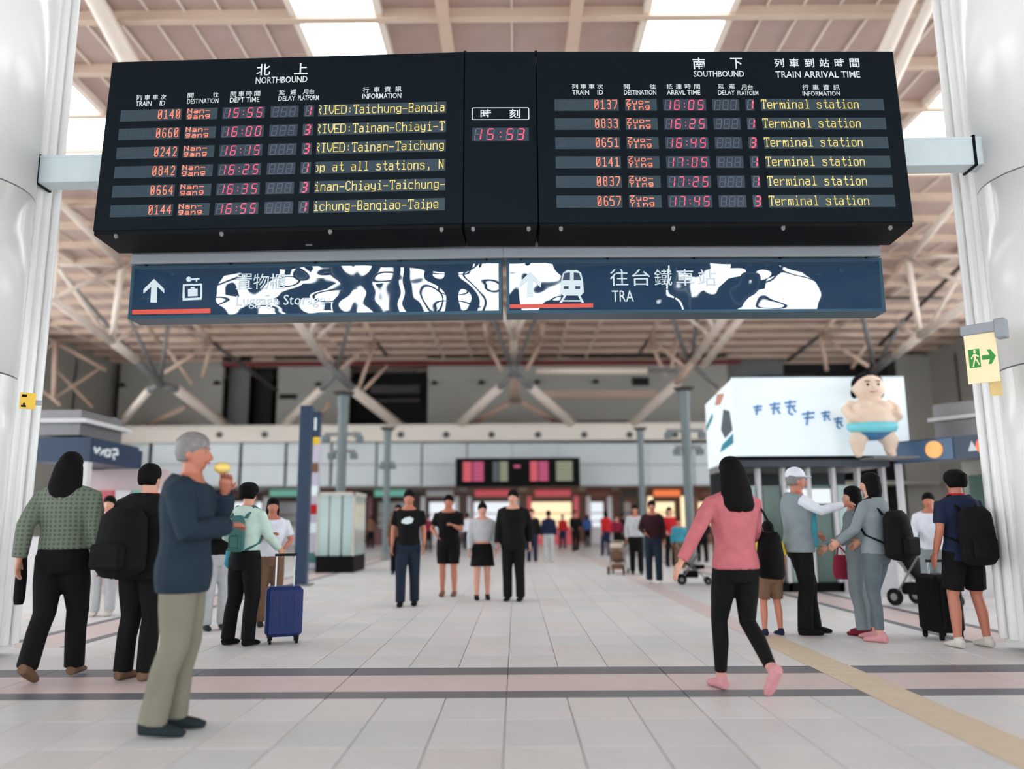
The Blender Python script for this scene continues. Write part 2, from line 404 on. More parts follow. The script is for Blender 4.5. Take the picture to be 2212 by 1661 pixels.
# tubes near the camera, above the information board
truss('thick cream roof tubes above the left end of the information board', [
    (140, -120, 13, 420, 390, 20, 39, C_, 'main_tube'), (428, -120, 16, 340, 460, 21, 21, C_, 'branch'), (414, -120, 16, 620, 370, 21, 19, C_, 'branch')], name='tube_frame', cat='truss')
truss('cream roof tubes above the middle of the information board', [
    (1103, -120, 15, 1104, 400, 20, 27, C_, 'main_tube'), (940, -120, 15, 1104, 390, 20, 17, C_, 'branch'), (1262, -120, 15, 1104, 390, 20, 17, C_, 'branch')], name='tube_frame', cat='truss')
truss('cream roof tubes above the right end of the information board', [
    (2016, -120, 13, 1760, 455, 20, 33, C_, 'main_tube'), (2066, -120, 13, 1790, 470, 20, 28, C_, 'main_tube'), (1755, -120, 16, 1848, 390, 21, 18, C_, 'branch'),
    (1885, -120, 16, 1822, 320, 21, 17, C_, 'branch'), (1937, -120, 16, 1850, 330, 21, 16, C_, 'branch'), (1920, -120, 17, 1690, 300, 22, 12, D_, 'branch')], name='tube_frame', cat='truss')

# ------------------------------------------------------------------ BACK WALL of the hall
wall = structure('wall_back', 'grey plastered end wall with dark openings')
WALLM = mat('grey_plaster', srgb(168, 166, 158), 0.8, var=0.05, scale=0.6)
WALLD = mat('dark_panel', srgb(38, 37, 36), 0.8); WALLG = mat('mid_grey_plaster', srgb(120, 120, 120), 0.8)  # the dark one puts the shade inside the wall openings into its colour
def wseg(x0, x1, y0, y1, Y, m, nm='wall_panel', par=wall, th=0.3, cat=None):
    a, b = at(x0, y1, Y), at(x1, y0, Y)
    return boxo(nm, (a.x, Y, a.z), (b.x, Y+th, b.z), m, par)
boxo('rear_panel', (-26, 56, 0), (26, 56.3, RZ), WALLD, wall)
wseg(245, 485, 760, 1000, 50, WALLM); wseg(485, 542, 760, 1000, 51, WALLG); wseg(542, 592, 760, 1000, 52, WALLD); wseg(592, 757, 765, 1000, 50, WALLM)
wseg(757, 922, 740, 1000, 54, WALLD); wseg(922, 1570, 775, 1000, 50, WALLM); wseg(1570, 1690, 770, 1000, 51, WALLG); wseg(1690, 1960, 740, 1000, 53, WALLD)
wseg(-300, 205, 700, 1000, 54, WALLD); wseg(200, 246, 770, 1000, 52, WALLG)
for x0, x1, yy in ((922, 1290, 762), (1230, 1570, 762), (592, 757, 765), (480, 545, 772)): wseg(x0, x1, yy, yy+12, 49.7, WALLG, 'ledge', th=0.4)
for x0, x1, y0, y1 in ((800, 905, 832, 850), (800, 905, 862, 868), (820, 900, 800, 806), (1195, 1385, 908, 916), (1640, 1760, 810, 832)):
    wseg(x0, x1, y0, y1, 49.9, DARKST, 'beam', th=0.2)
wseg(1160, 1420, 842, 860, 49.8, TAN, 'ledge', th=0.3)
ra, rb = at(480, 787, 49.3), at(1600, 782, 49.3)
tag(pipe('fire_pipe', ra, rb, 0.13, mat('fire_red', srgb(120, 20, 30), 0.4), None), 'long dark red pipe running across the top of the end wall', 'pipe')
for i, (x, yy) in enumerate(((263, 830), (355, 830), (468, 825), (585, 828), (688, 828), (938, 825), (1040, 824), (1160, 823), (1287, 822))):
    p = at(x, yy, 49.6); e = empty('flood_lamp', p, label='small dark flood lamp on the grey end wall, %s' % ('leftmost', 'second from the left', 'third from the left', 'fourth from the left', 'fifth from the left', 'first right of the dark opening', 'second right of the dark opening', 'just right of the centre node', 'rightmost, under the long tie tube')[i], cat='lamp', group='flood lamps on the end wall')
    bm = bmesh.new(); tube(bm, [(0, 0, 0.06), (0, 0, -0.14)], [0.12, 0.22], 10); link('shade', bm, BLACKU, e)
    boxo('bracket', (-0.02, 0, 0.05), (0.02, 0.38, 0.09), BLACKU, e)
for x0, x1, y0, y1, lab in ((602, 640, 851, 861, 'dark louvred vent on the end wall left of the blue totem'), (1367, 1402, 815, 832, 'dark boxy speaker on the end wall under the tie tube'), (2052, 2082, 797, 815, 'dark square vent on the right wall beside the exit sign')):
    Y = 48.7 if x0 > 2000 else 49.8
    a, b = at(x0, y1, Y), at(x1, y0, Y); e = empty('wall_vent', ((a.x+b.x)/2, Y, a.z), label=lab, cat='vent')
    w = (b.x-a.x)/2; h = b.z-a.z
    boxo('frame', (-w, 0.03, 0), (w, 0.2, h), DARKST, e)
    for k in range(4): boxo('slat', (-w*0.9, -0.02, h*(0.08+0.23*k)), (w*0.9, 0.03, h*(0.22+0.23*k)), BLACKU, e)
wr = structure('wall_right', 'plain grey wall behind the right column')
a = at(1962, 1120, 49); boxo('wall_panel', (a.x, 49, 0), (26, 49.3, RZ-0.3), WALLM, wr)
boxo('wall_return', (a.x-0.5, 48.9, 0), (a.x, 53, RZ-0.3), WALLD, wr)
wl = structure('wall_left', 'side wall left of the shops')
boxo('wall_panel', (-26, 24, 0), (-25.7, 56, 5.6), WALLM, wl); boxo('wall_upper', (-26, 40, 5.6), (-25.7, 56, RZ-0.8), WALLM, wl); boxo('wall_header', (-26, 24, RZ-0.8), (-25.7, 56, RZ), WALLM, wl)
for yy in range(26, 57, 5): boxo('mullion', (-26, yy-0.1, 5.6), (-25.7, yy+0.1, RZ-0.8), GREYST, wl)  # unseen clerestory opening, added to bring daylight deep into the hall
wr2 = structure('wall_side', 'side wall right of the shops'); boxo('wall_panel', (25.7, 24, 0), (26, 56, 5.6), WALLM, wr2); boxo('wall_upper', (25.7, 40, 5.6), (26, 56, RZ-0.8), WALLM, wr2); boxo('wall_header', (25.7, 24, RZ-0.8), (26, 56, RZ), WALLM, wr2)
for yy in range(26, 57, 5): boxo('mullion', (25.7, yy-0.1, 5.6), (26, yy+0.1, RZ-0.8), GREYST, wr2)  # same added clerestory opening on the right, out of view
# glazed front behind the camera and glazed sides: frames only hold the daylight openings
gf = structure('window_1', 'glazed station front behind the viewer')
for x in range(-26, 27, 4): boxo('mullion', (x-0.12, -8.3, 0), (x+0.12, -8.0, RZ), NAVY, gf)
for z in (3.2, 6.2, 9.2, 11.2): boxo('transom', (-26, -8.3, z-0.12), (26, -8.0, z+0.12), NAVY, gf)
for x in (-13, -5, 5, 13): pipe('round_column', (x, -6.5, 0), (x, -6.5, RZ), 0.55, NAVY, gf, 16)
for x0, x1, z0, z1 in ((-22, -16, 0.2, 11), (18, 24, 0.2, 11), (-14, -8.8, 3.4, 11.5), (0.8, 4.4, 4.2, 11.0), (9.2, 12.6, 3.4, 11.0), (-1.6, 0.0, 3.4, 6.4), (13.4, 17, 3.4, 11), (-3.9, -2.6, 3.4, 11), (6.0, 7.2, 7.6, 9.8), (-7.6, -6.4, 6.8, 8.6)): boxo('reflection_panel', (x0, -7.9, z0), (x1, -7.7, z1), NAVY, gf)  # unseen dark panels added to shape the reflection in the blue sign
for s, n in ((-1, 'window_2'), (1, 'window_3')):
    g = structure(n, 'glazed side of the hall, %s' % ('left' if s < 0 else 'right'))
    for yy in range(-8, 25, 4): boxo('mullion', (s*26-0.1, yy-0.1, 0), (s*26+0.1, yy+0.1, RZ), GREYST, g)
    boxo('dado', (s*26-0.1, -8, 0), (s*26+0.1, 24, 1.0), GREYST, g); boxo('transom', (s*26-0.1, -8, 5), (s*26+0.1, 24, 5.3), GREYST, g)

# ------------------------------------------------------------------ WHITE BAND + glass fascia above the far shops
band = structure('trim_1', 'long cream fascia beam with round air nozzles')
a, b = at(225, 957, 47), at(1560, 917, 47)
BANDM = mat('cream_fascia', srgb(236, 228, 216), 0.5, var=0.02)
boxo('fascia', (a.x, 47, a.z), (b.x, 49.5, b.z), BANDM, band)
boxo('coping', (a.x, 46.85, b.z), (b.x, 49.6, b.z+0.12), BANDM, band)
for x in (474, 572, 768, 866, 964, 1062, 1162, 1262, 1360, 1458):
    p = at(x, 939, 47); e = empty('air_nozzle', p, label='round grey air nozzle in the cream fascia, %s' % {474: 'leftmost', 572: 'second from the left', 768: 'left of the thin grey pole', 866: 'above the black shirted man', 964: 'above the left end of the far display', 1062: 'above the middle of the far display, left', 1162: 'above the middle of the far display, right', 1262: 'above the right end of the far display', 1360: 'second from the right', 1458: 'rightmost'}[x], cat='nozzle', group='air nozzles in the fascia')
    bm = bmesh.new(); tube(bm, [(0, 0.0, 0), (0, -0.10, 0)], [0.20, 0.18], 14); link('ring', bm, GREYST, e)
    bm = bmesh.new(); tube(bm, [(0, -0.09, 0), (0, -0.14, 0)], [0.12, 0.11], 12); link('outlet', bm, DARKST, e)
PANE = mat('frosted_panel', srgb(206, 214, 216), 0.25, var=0.06, scale=0.5, spec=0.6)
x = 225
gp = structure('trim_2', 'row of frosted glass panels below the cream fascia')
while x < 1540:
    a, b = at(x, 1050, 47.4), at(x+98, 957, 47.4)
    boxo('glass_panel', (a.x+0.03, 47.4, a.z), (b.x-0.03, 47.5, (a.z+b.z)/2-0.02), PANE, gp)
    boxo('glass_panel', (a.x+0.03, 47.4, (a.z+b.z)/2+0.02), (b.x-0.03, 47.5, b.z), PANE, gp)
    x += 98
a, b = at(225, 1058, 47.3), at(1560, 1047, 47.3); boxo('bottom_rail', (a.x, 47.25, a.z), (b.x, 47.7, b.z), GREYST, gp)

# ------------------------------------------------------------------ far shops below it
FZ = at(1106, 1052, 48).z
ws = structure('wall_shops', 'dark back wall and soffit of the far shops')
boxo('back_panel', (-25, 55, 0), (25, 55.2, FZ), mat('shop_back', srgb(120, 96, 90), 0.8), ws)
boxo('soffit', (-25, 47.7, FZ), (25, 55.2, FZ+0.2), WALLM, ws)
WARM = glow('warm_shop_light', srgb(255, 226, 180), 1.0); COOL = glow('cool_shop_light', srgb(230, 236, 244), 0.8)
ORG = glow('orange_sign_light', srgb(226, 110, 50), 0.85); BRN = mat('brown_sign', srgb(128, 78, 60), 0.6); TEAL = glow('teal_sign_light', srgb(100, 170, 150), 0.6)
REDS = glow('red_sign_light', srgb(196, 74, 84), 0.6); PALE = mat('pale_shopfront', srgb(206, 204, 206), 0.5); BRICK = mat('maroon_shopfront', srgb(112, 72, 76), 0.6)
def shop(x0, x1, fm, sm, label, low=None, glowm=None, Y=49):
    a, b = at(x0, 1072, Y), at(x1, 1056, Y); w = (b.x-a.x)/2-0.25; cx = (a.x+b.x)/2
    e = empty('shop', (cx, Y, 0), label=label, cat='shop', group='far shops under the fascia')
    boxo('header', (-w, 0.03, b.z-0.08), (w, 0.25, FZ), BRN, e)
    boxo('sign_board', (-w*0.7, 0, a.z), (w*0.7, 0.2, b.z-0.05), sm, e)
    boxo('side_pier', (-w, 0.05, 0), (-w+0.25, 0.4, a.z), fm, e); boxo('side_pier', (w-0.25, 0.05, 0), (w, 0.4, a.z), fm, e)
    boxo('counter', (-w+0.3, 0.3, 0), (w-0.3, 1.0, 1.0), low or fm, e)
    boxo('back_shelf', (-w+0.3, 2.2, 0), (w-0.3, 2.4, a.z-0.3), glowm or PALE, e)  # where glowm is set, the shop's interior light is put into the shelf
    for k in range(3): boxo('shelf_board', (-w+0.3, 1.9, 0.8+0.5*k), (w-0.3, 2.2, 0.86+0.5*k), BRN, e)
    return e
shop(460, 560, PALE, BRICK, 'far shop with a maroon sign behind the boy with straps', glowm=COOL)
shop(560, 668, PALE, TEAL, 'far shop with a teal lit sign left of the blue totem')
shop(668, 785, BRN, BRN, 'far brown fronted shop behind the glass lift', low=BRICK)
shop(785, 900, BRICK, TEAL, 'far maroon shop behind the thin grey pole')
shop(900, 1000, PALE, PALE, 'far pale shop behind the black shirted man', glowm=COOL)
shop(1000, 1130, PALE, REDS, 'far shop with a red lit sign under the left half of the far display', glowm=COOL)
shop(1130, 1258, REDS, REDS, 'far shop with a red lit sign under the right half of the far display', glowm=WARM)
shop(1258, 1330, PALE, BRN, 'far pale shop right of the far display', glowm=COOL)
shop(1330, 1392, DARKST, DARKST, 'far dark shop left of the right thin pole')
shop(1392, 1490, WARM, ORG, 'far shop with a bright orange awning sign', low=BRN, glowm=WARM)
shop(1490, 1620, BRN, BRN, 'far brown shop behind the woman in pink', glowm=WARM)
# ------------------------------------------------------------------ FAR DISPLAY
a, b = at(984, 1052, 45.5), at(1252, 988, 45.5); S = b.x-a.x; Hh = b.z-a.z
fd = empty('far_information_board', (a.x, 45.5, a.z), label='small far black information board with red and olive blocks of text', cat='display board')
boxo('housing', (0, 0, 0), (S, 0.5, Hh), BLACKU, fd)
DR = glow('far_led_red', srgb(205, 84, 96), 0.9); DM = glow('far_led_magenta', srgb(180, 70, 110), 0.9); DO = glow('far_led_olive', srgb(140, 142, 118), 0.8); DG = mat('far_screen_grey', srgb(110, 118, 122), 0.4)
for x0, x1, m in ((0.06, 0.13, DR), (0.14, 0.225, DM), (0.30, 0.345, DG), (0.355, 0.42, DO), (0.47, 0.52, DM), (0.60, 0.66, DR), (0.67, 0.745, DM), (0.81, 0.94, DO)):
    for r in range(6):
        z = 0.20+0.115*r
        if 0.46 < x0 < 0.5 and r != 4: continue
        boxo('screen', (S*x0, -0.03, Hh*z), (S*x1, 0, Hh*(z+0.085)), m, fd)
for x in (0.2, 0.8): boxo('hanger', (S*x-0.06, 0.2, Hh-0.3), (S*x+0.06, 1.9, Hh-0.1), GREYST, fd)

# ------------------------------------------------------------------ NEAR COLUMNS
RC = 0.62
def column(px, py, side, name):
    d = ray(px, py); az = math.atan2(d.x, d.y); Yc = 7.5; D = Yc/math.cos(az)
    az2 = az + side*math.asin(RC/D); x = D*math.sin(az2); yc = D*math.cos(az2)
    e = empty('column', (x, yc, 0), label='tall white clad round column at the %s edge' % name, cat='column')
    z = 0.13
    for z1 in (2.55, 4.32, 7.4, RZ):
        bm = bmesh.new(); tube(bm, [(0, 0, z), (0, 0, z1-0.015)], RC, 72)
        for f in bm.faces: f.smooth = len(f.verts) == 4
        link('cladding_shell', bm, COLW, e); z = z1
    bm = bmesh.new(); tube(bm, [(0, 0, 0.0), (0, 0, RZ)], RC-0.02, 48); link('core', bm, SEAM, e)
    bm = bmesh.new(); tube(bm, [(0, 0, 0), (0, 0, 0.13)], RC+0.015, 48); link('plinth', bm, BLACKU, e)
    # fluted casing on the inner rear side
    ix = -side
    for k, (ox, oy, r) in enumerate(((0.44, 0.42, 0.09), (0.49, 0.54, 0.06), (0.53, 0.66, 0.045))):
        pipe('fluted_casing', (ix*ox, oy, 0.1), (ix*ox, oy, RZ-0.2), r, COLW, e, 20)
    boxo('casing_back', (min(ix*0.2, ix*0.5), 0.35, 0.05), (max(ix*0.2, ix*0.5), 0.72, RZ-0.2), COLW, e)
    return e
colL = column(82, 385, -1, 'left'); colR = column(2104, 358, 1, 'right')

# ------------------------------------------------------------------ BEAM across, carrying board and sign
aL, aR = at(60, 333, 7.42), at(2130, 301, 7.17)
bt = math.atan2(aR.y-aL.y, aR.x-aL.x)
zt = (aL.z+aR.z)/2; L = (aR-aL).length
beam = empty('cross_beam', (aL.x, aL.y, 0), bt, label='pale blue painted box beam spanning between the two white columns', cat='beam')
boxo('beam_body', (0, 0, zt-0.275), (L, 0.2, zt), BEAMM, beam, bevel=0.006)
boxo('top_plate', (-0.0, -0.006, zt-0.02), (L, 0.206, zt+0.004), BEAMM, beam)
for x in (0.12, L-0.12): boxo('end_collar', (x-0.012, -0.012, zt-0.29), (x+0.012, 0.22, zt+0.02), BLACKU, beam)

# ------------------------------------------------------------------ INFORMATION BOARD
BX_, BZ, BH, LEAN, YL, YR, WL, WM, WR, BT = -0.4397, 3.7374, 1.6723, 0.0428, -0.0358, 0.0127, 3.2771, 0.6509, 3.2647, 0.44
FL = Frame((BX_, 6.6, BZ), YL, LEAN); FR = Frame((BX_, 6.6, BZ), YR, LEAN)
board = empty('information_board', (0, 0, 0), label='large black train information board with lit timetable rows', cat='display board')
for fr, x0, x1, nm in ((FL, -WL, -0.006, 'northbound_panel'), (FR, 0.004, WM-0.004, 'clock_panel'), (FR, WM+0.004, WM+WR, 'southbound_panel')):
    boxo(nm, (x0, 0, 0), (x1, BT, BH), BLACKP, board, X=fr.M, bevel=0.006)
    boxo('bottom_tray', (x0+0.01, 0.01, -0.035), (x1-0.01, BT, 0.0), BLACKU, board, X=fr.M)
boxo('joint_post', (-0.03, 0.05, 0), (0.03, BT-0.02, BH-0.02), BLACKU, board, X=FR.M)
for i, (px_, py_) in enumerate(((248, 510), (477, 502), (712, 498), (953, 494), (1022, 492), (1142, 490), (1212, 489), (1455, 487), (1693, 487), (1925, 489))):
    fr = FL if i < 4 else FR; x, z = fr.loc(px_, py_)
    bm = bmesh.new(); tube(bm, [fr.M @ Vector((x, 0.02, -0.03)), fr.M @ Vector((x, 0.02, -0.055))], 0.018, 10); ball(bm, fr.M @ Vector((x, 0.02, -0.055)), 0.014, 8)
    link('latch', bm, GREYST, board, smooth=True)
for x, fr in ((-0.003, FL), (WM, FR)): boxo('hanging_lug', (x-0.012, 0.03, BH), (x+0.012, 0.09, BH+0.03), BLACKU, board, X=fr.M)
for x, fr in ((-2.6, FL), (-1.0, FL), (1.2, FR), (3.2, FR)): boxo('hanger_bracket', (x-0.05, BT-0.01, 0.35), (x+0.05, BT+0.2, 0.5), GREYST, board, X=fr.M)
boxo('maker_plate', (-1.47, 0.30, -0.040), (-1.41, 0.33, -0.035), CHROME, board, X=FL.M)

# dot matrix strokes: two hex digits per point, grid 8 x 16 (y down), baseline D
GL = {
 'T': '0161 313D 2D4D 0103 6163', 'R': '010D 014152554606 265D', 'I': '1151 313D 1D5D', 'V': '01083D6861', 'E': '61010D6D 0747', 'D': '01415264 6A5C4D0D01 6A64',
 ':': '3536 3A3B', 'a': '1545565D 5B3D1D0B09184858', 'i': '3132 15353D 1D5D', 'c': '56451506070B1D4D5C', 'h': '010D 0735455 65D'.replace(' 6', '6').replace('4556', '4556'),
 'u': '05 0B1C2D3D5B 555D'.replace('05 0B', '050B'), 'n': '050D 07254556 5D'.replace('56 5D', '565D'), 'g': '555E4F1F0E 554515060A1C4C5B', '-': '0858', 'B': '010D4D5B59470 7 014152554607'.replace('0 7', '07'),
 'q': '555F 554515060B1D4D5B', 'o': '15455 6'.replace('5 6', '56')+'5B4D1D0B0615', 'C': '5341210 3'.replace('0 3', '03')+'0B2D4D5B', 'y': '050A1C4C5B 555E4F1F', 't': '31 3'.replace('31 3', '313')+'B4D5D6C 1555',
 'l': '2 1313D'.replace('2 1', '21')+' 1D5D', 's': '56451506182 85 95B4D1D0C'.replace('2 85 9', '2859'), ',': '3B3D2F', 'p': '050F 0745565B4D0B', 'e': '0959 5956451506070B1D4D5C', 'r': '050D 08264556', 'm': '050D 062 53D 35566D'.replace('2 5', '25').replace('35566D', '3655666D'),
 'N': '0D015D51', ' ': '', 'L': '010D6D',
 '0': '21415 25C4D2D1C1221'.replace('5 2', '52')+' 1C52', '1': '13313D 1D5D', '2': '13214153551D5D', '3': '12214153553626 3657 5B4D2D1C'.replace('3657 5B', '36575B'), '4': '4D41095 9'.replace('5 9', '59'),
 '5': '51110646575B4D1D', '6': '52412113 1B2D4D5B584717'.replace('13 1B', '131B'), '7': '0151552D', '8': '214152554626151221 46575B4D2D1B1726', '9': '5747170612214153 5B4D2D'.replace('53 5B', '535B')}
SMB = {'N': '42 62 52 4A 46 42 42', 'a': '00 00 3C 02 3E 42 3E', 'n': '00 00 5C 62 42 42 42', '-': '00 00 00 7E 00 00 00', 'g': '00 3E 42 42 3E 02 3C', 'Z': '7E 04 08 10 20 40 7E', 'u': '00 00 42 42 42 46 3A',
       'o': '00 00 3C 42 42 42 3C', 'Y': '42 24 18 10 10 10 10', 'i': '10 00 30 10 10 10 38'}
SM = {k: ' '.join('%X%X' % (x, y) for y, row in enumerate(v.split()) for x in range(8) if int(row, 16) >> (7-x) & 1) for k, v in SMB.items()}
def dots(strokes):
    S_ = set()
    for pl in strokes.split():
        pts = [(int(pl[i], 16), int(pl[i+1], 16)) for i in range(0, len(pl)-1, 2)]
        if len(pts) == 1: S_.add(pts[0])
        for (x0, y0), (x1, y1) in zip(pts, pts[1:]):
            n = max(abs(x1-x0), abs(y1-y0), 1)
            for k in range(n+1): S_.add((int(math.floor(x0+(x1-x0)*k/n+0.5)), int(math.floor(y0+(y1-y0)*k/n+0.5))))
    return S_
def led_text(name, lines, fr, x0, z1, pitch, m, parent, xmin, xmax, font):
    """lines: list of (string, row offset in dots); dots are small raised squares"""
    vs, fs = [], []
    for s, ro in lines:
        for ci, ch in enumerate(s):
            for (dx, dy) in dots(font.get(ch, '')):
                cx = x0+(ci*8+dx+0.5)*pitch; cz = z1-(ro+dy+0.5)*pitch; h = pitch*0.53
                if cx-h < xmin or cx+h > xmax: continue
                n = len(vs)
                for a, b in ((-h, -h), (h, -h), (h, h), (-h, h)): vs.append(fr.M @ Vector((cx+a, -0.0045, cz+b)))
                fs.append((n, n+1, n+2, n+3))
    me = bpy.data.meshes.new(name); me.from_pydata(vs, [], fs); me.materials.append(m)
    o = bpy.data.objects.new(name, me); COL.objects.link(o); o.parent = parent
    return o
SEG = {'0': 'abcdef', '1': 'bc', '2': 'abged', '3': 'abgcd', '4': 'fgbc', '5': 'afgcd', '6': 'afgedc', '7': 'abc', '8': 'abcdefg'}
def seg_poly(sg, x, z, w, h, t):
    """outline of one slanted segment, cell with lower left x,z"""
    sl = 0.13
    def P(u, v): return (x+u+sl*v, z+v)
    g = t*0.25
    H2 = h/2
    if sg in 'adg':
        v = {'a': h-t/2, 'd': t/2, 'g': H2}[sg]
        return [P(t/2+g, v), P(t+g, v-t/2), P(w-t-g, v-t/2), P(w-t/2-g, v), P(w-t-g, v+t/2), P(t+g, v+t/2)]
    u = w-t/2 if sg in 'bc' else t/2
    v0, v1 = (H2+g, h-t/2-g) if sg in 'bf' else (t/2+g, H2-g)
    return [P(u, v0), P(u+t/2, v0+t/2), P(u+t/2, v1-t/2), P(u, v1), P(u-t/2, v1-t/2), P(u-t/2, v0+t/2)]
def seg_text(fr, s, slots, x0, w, z0, h, parent, colon=None, t=0.0085):
    lit, gh = bmesh.new(), bmesh.new(); dw = 0.052*(h/0.1)
    for ch, u in zip(s, slots):
        for sg in 'abcdefg':
            on = ch != ' ' and sg in SEG.get(ch, '')
            poly(lit if on else gh, seg_poly(sg, x0+u*w, z0, dw, h, t if on else t*0.55), fr.M @ Matrix.Translation((0, -0.003 if on else -0.002, 0)))
    if colon is not None:
        for v in (0.3, 0.66):
            c = (x0+colon*w, z0+h*v); r = t*0.62
            poly(lit, [(c[0]+r*math.cos(k*PI/3), c[1]+r*math.sin(k*PI/3)) for k in range(6)], fr.M @ Matrix.Translation((0, -0.003, 0)))
    if len(lit.verts): link('lit_segments', lit, RED, parent)
    else: lit.free()
    if len(gh.verts): link('unlit_segments', gh, GHOST, parent)
    else: gh.free()
def screen(fr, x0, x1, z0, z1, m=SCREEN, nm='screen'):
    bm = bmesh.new(); box(bm, (x0, -0.0015, z0), (x1, 0.004, z1), fr.M)
    return link(nm, bm, m, board)
RH, RP, DP = 0.115, 0.1864, 0.00695
rowsL = [('0140', '15:55', '1', 'RIVED:Taichung-Banqiao'), ('0660', '16:00', '3', 'RIVED:Tainan-Chiayi-T'), ('0242', '16:15', '3', 'RIVED:Tainan-Taichung'),
         ('0842', '16:25', '1', 'op at all stations, N'), ('0664', '16:35', '3', 'inan-Chiayi-Taichung-'), ('0144', '16:55', '1', 'ichung-Banqiao-Taipe')]
rowsR = [('0137', '16:05', '1'), ('0833', '16:25', '1'), ('0651', '16:45', '3'), ('0141', '17:05', '1'), ('0837', '17:25', '1'), ('0657', '17:45', '3')]
for side in (0, 1):
    fr = (FL, FR)[side]
    cols = ((-3.138, -2.572), (-2.530, -2.244), (-2.196, -1.807), (-1.755, -1.500), (-1.452, -1.360), (-1.319, -0.162)) if side == 0 else \
           ((0.810, 1.385), (1.442, 1.728), (1.785, 2.170), (2.227, 2.468), (2.526, 2.603), (2.664, 3.772))
    top = 1.173 if side == 0 else 1.188
    for r in range(6):
        z1 = top-RP*r; z0 = z1-RH
        row = (rowsL, rowsR)[side][r]
        for ci, (x0, x1) in enumerate(cols):
            sc = screen(fr, x0, x1, z0, z1, SCREEN_T if ci in (2, 3, 4) else SCREEN)
            if ci == 0: led_text('lit_digits', [(row[0], 0)], fr, x1-DP*32-0.001, z1-0.001, DP, ORANGE, sc, x0, x1+0.002, GL)
            if ci == 1: led_text('lit_letters', [(('Nan-', 'Zuo-')[side], 0), (('gang', 'Ying')[side], 8)], fr, x0+0.004, z1-0.003, DP, ORANGE, sc, x0, x1, SM)
            if ci == 2: seg_text(fr, row[1].replace(':', ''), (0.02, 0.235, 0.575, 0.80), x0+0.004, x1-x0-0.01, z0+0.008, 0.098, sc, colon=0.50)
            if ci == 3: seg_text(fr, '   ', (0.06, 0.36, 0.66), x0, x1-x0, z0+0.008, 0.096, sc)
            if ci == 4: seg_text(fr, row[2], (0.12,), x0, x1-x0, z0+0.006, 0.103, sc, t=0.013)
            if ci == 5: led_text('lit_letters', [(row[3] if side == 0 else 'Terminal station', 0)], fr, x0+(0.001 if side or r > 3 else -DP*2), z1-0.001, DP, YELLOW, sc, x0, x1, GL)
    # printed headings
    if side == 0:
        T = [('北', -1.912, -1.783, 1.486, 1.604), ('上', -1.563, -1.438, 1.488, 1.602), ('NORTHBOUND', -1.912, -1.436, 1.405, 1.470),
             ('TRAIN', -3.008, -2.862, 1.208, 1.258), ('ID', -2.785, -2.735, 1.208, 1.258), ('DESTINATION', -2.531, -2.243, 1.219, 1.268), ('DEPT TIME', -2.137, -1.866, 1.220, 1.269),
             ('DELAY', -1.691, -1.537, 1.223, 1.271), ('PLATFORM', -1.511, -1.322, 1.223, 1.271), ('INFORMATION', -0.923, -0.571, 1.220, 1.272),
             ('開', -2.533, -2.478, 1.278, 1.329), ('往', -2.298, -2.244, 1.278, 1.329), ('延', -1.690, -1.635, 1.284, 1.336), ('遲', -1.585, -1.530, 1.284, 1.336), ('月', -1.472, -1.420, 1.284, 1.334), ('台', -1.414, -1.363, 1.284, 1.334)]
        for k, ch in enumerate('列車車次'): T.append((ch, -3.010+0.0755*k, -3.010+0.0755*k+0.054, 1.268, 1.322))
        for k, ch in enumerate('開車時間'): T.append((ch, -2.137+0.0735*k, -2.137+0.0735*k+0.054, 1.279, 1.331))
        for k, ch in enumerate('行車資訊'): T.append((ch, -0.922+0.0985*k, -0.922+0.0985*k+0.056, 1.283, 1.339))
    else:
        T = [('南', 2.073, 2.187, 1.487, 1.605), ('下', 2.415, 2.524, 1.493, 1.603), ('SOUTHBOUND', 2.076, 2.533, 1.412, 1.472), ('TRAIN ARRIVAL TIME', 2.818, 3.587, 1.402, 1.468),
             ('TRAIN', 0.972, 1.123, 1.233, 1.280), ('ID', 1.198, 1.249, 1.233, 1.280), ('DESTINATION', 1.438, 1.728, 1.232, 1.279), ('ARRVL TIME', 1.823, 2.125, 1.231, 1.278),
             ('DELAY', 2.286, 2.436, 1.230, 1.275), ('PLATFORM', 2.460, 2.648, 1.226, 1.271), ('INFORMATION', 3.048, 3.387, 1.219, 1.265),
             ('開', 1.437, 1.491, 1.290, 1.339), ('往', 1.672, 1.727, 1.290, 1.339), ('延', 2.289, 2.343, 1.291, 1.340), ('遲', 2.386, 2.440, 1.291, 1.340), ('月', 2.498, 2.547, 1.283, 1.331), ('台', 2.556, 2.605, 1.283, 1.331)]
        for k, ch in enumerate('列車車次'): T.append((ch, 0.970+0.0755*k, 0.970+0.0755*k+0.054, 1.291, 1.340))
        for k, ch in enumerate('抵達時間'): T.append((ch, 1.824+0.0825*k, 1.824+0.0825*k+0.054, 1.290, 1.340))
        for k, ch in enumerate('行車資訊'): T.append((ch, 3.050+0.094*k, 3.050+0.094*k+0.056, 1.277, 1.331))
        for k, ch in enumerate('列車到站時間'): T.append((ch, 2.816+0.1375*k, 2.816+0.1375*k+0.088, 1.506, 1.597))
    for s, x0, x1, z0, z1 in T: text('printed_heading', s, x0, x1, z0, z1, fr, WHITEP, board, bold=0.012 if z1-z0 > 0.08 else 0.006)
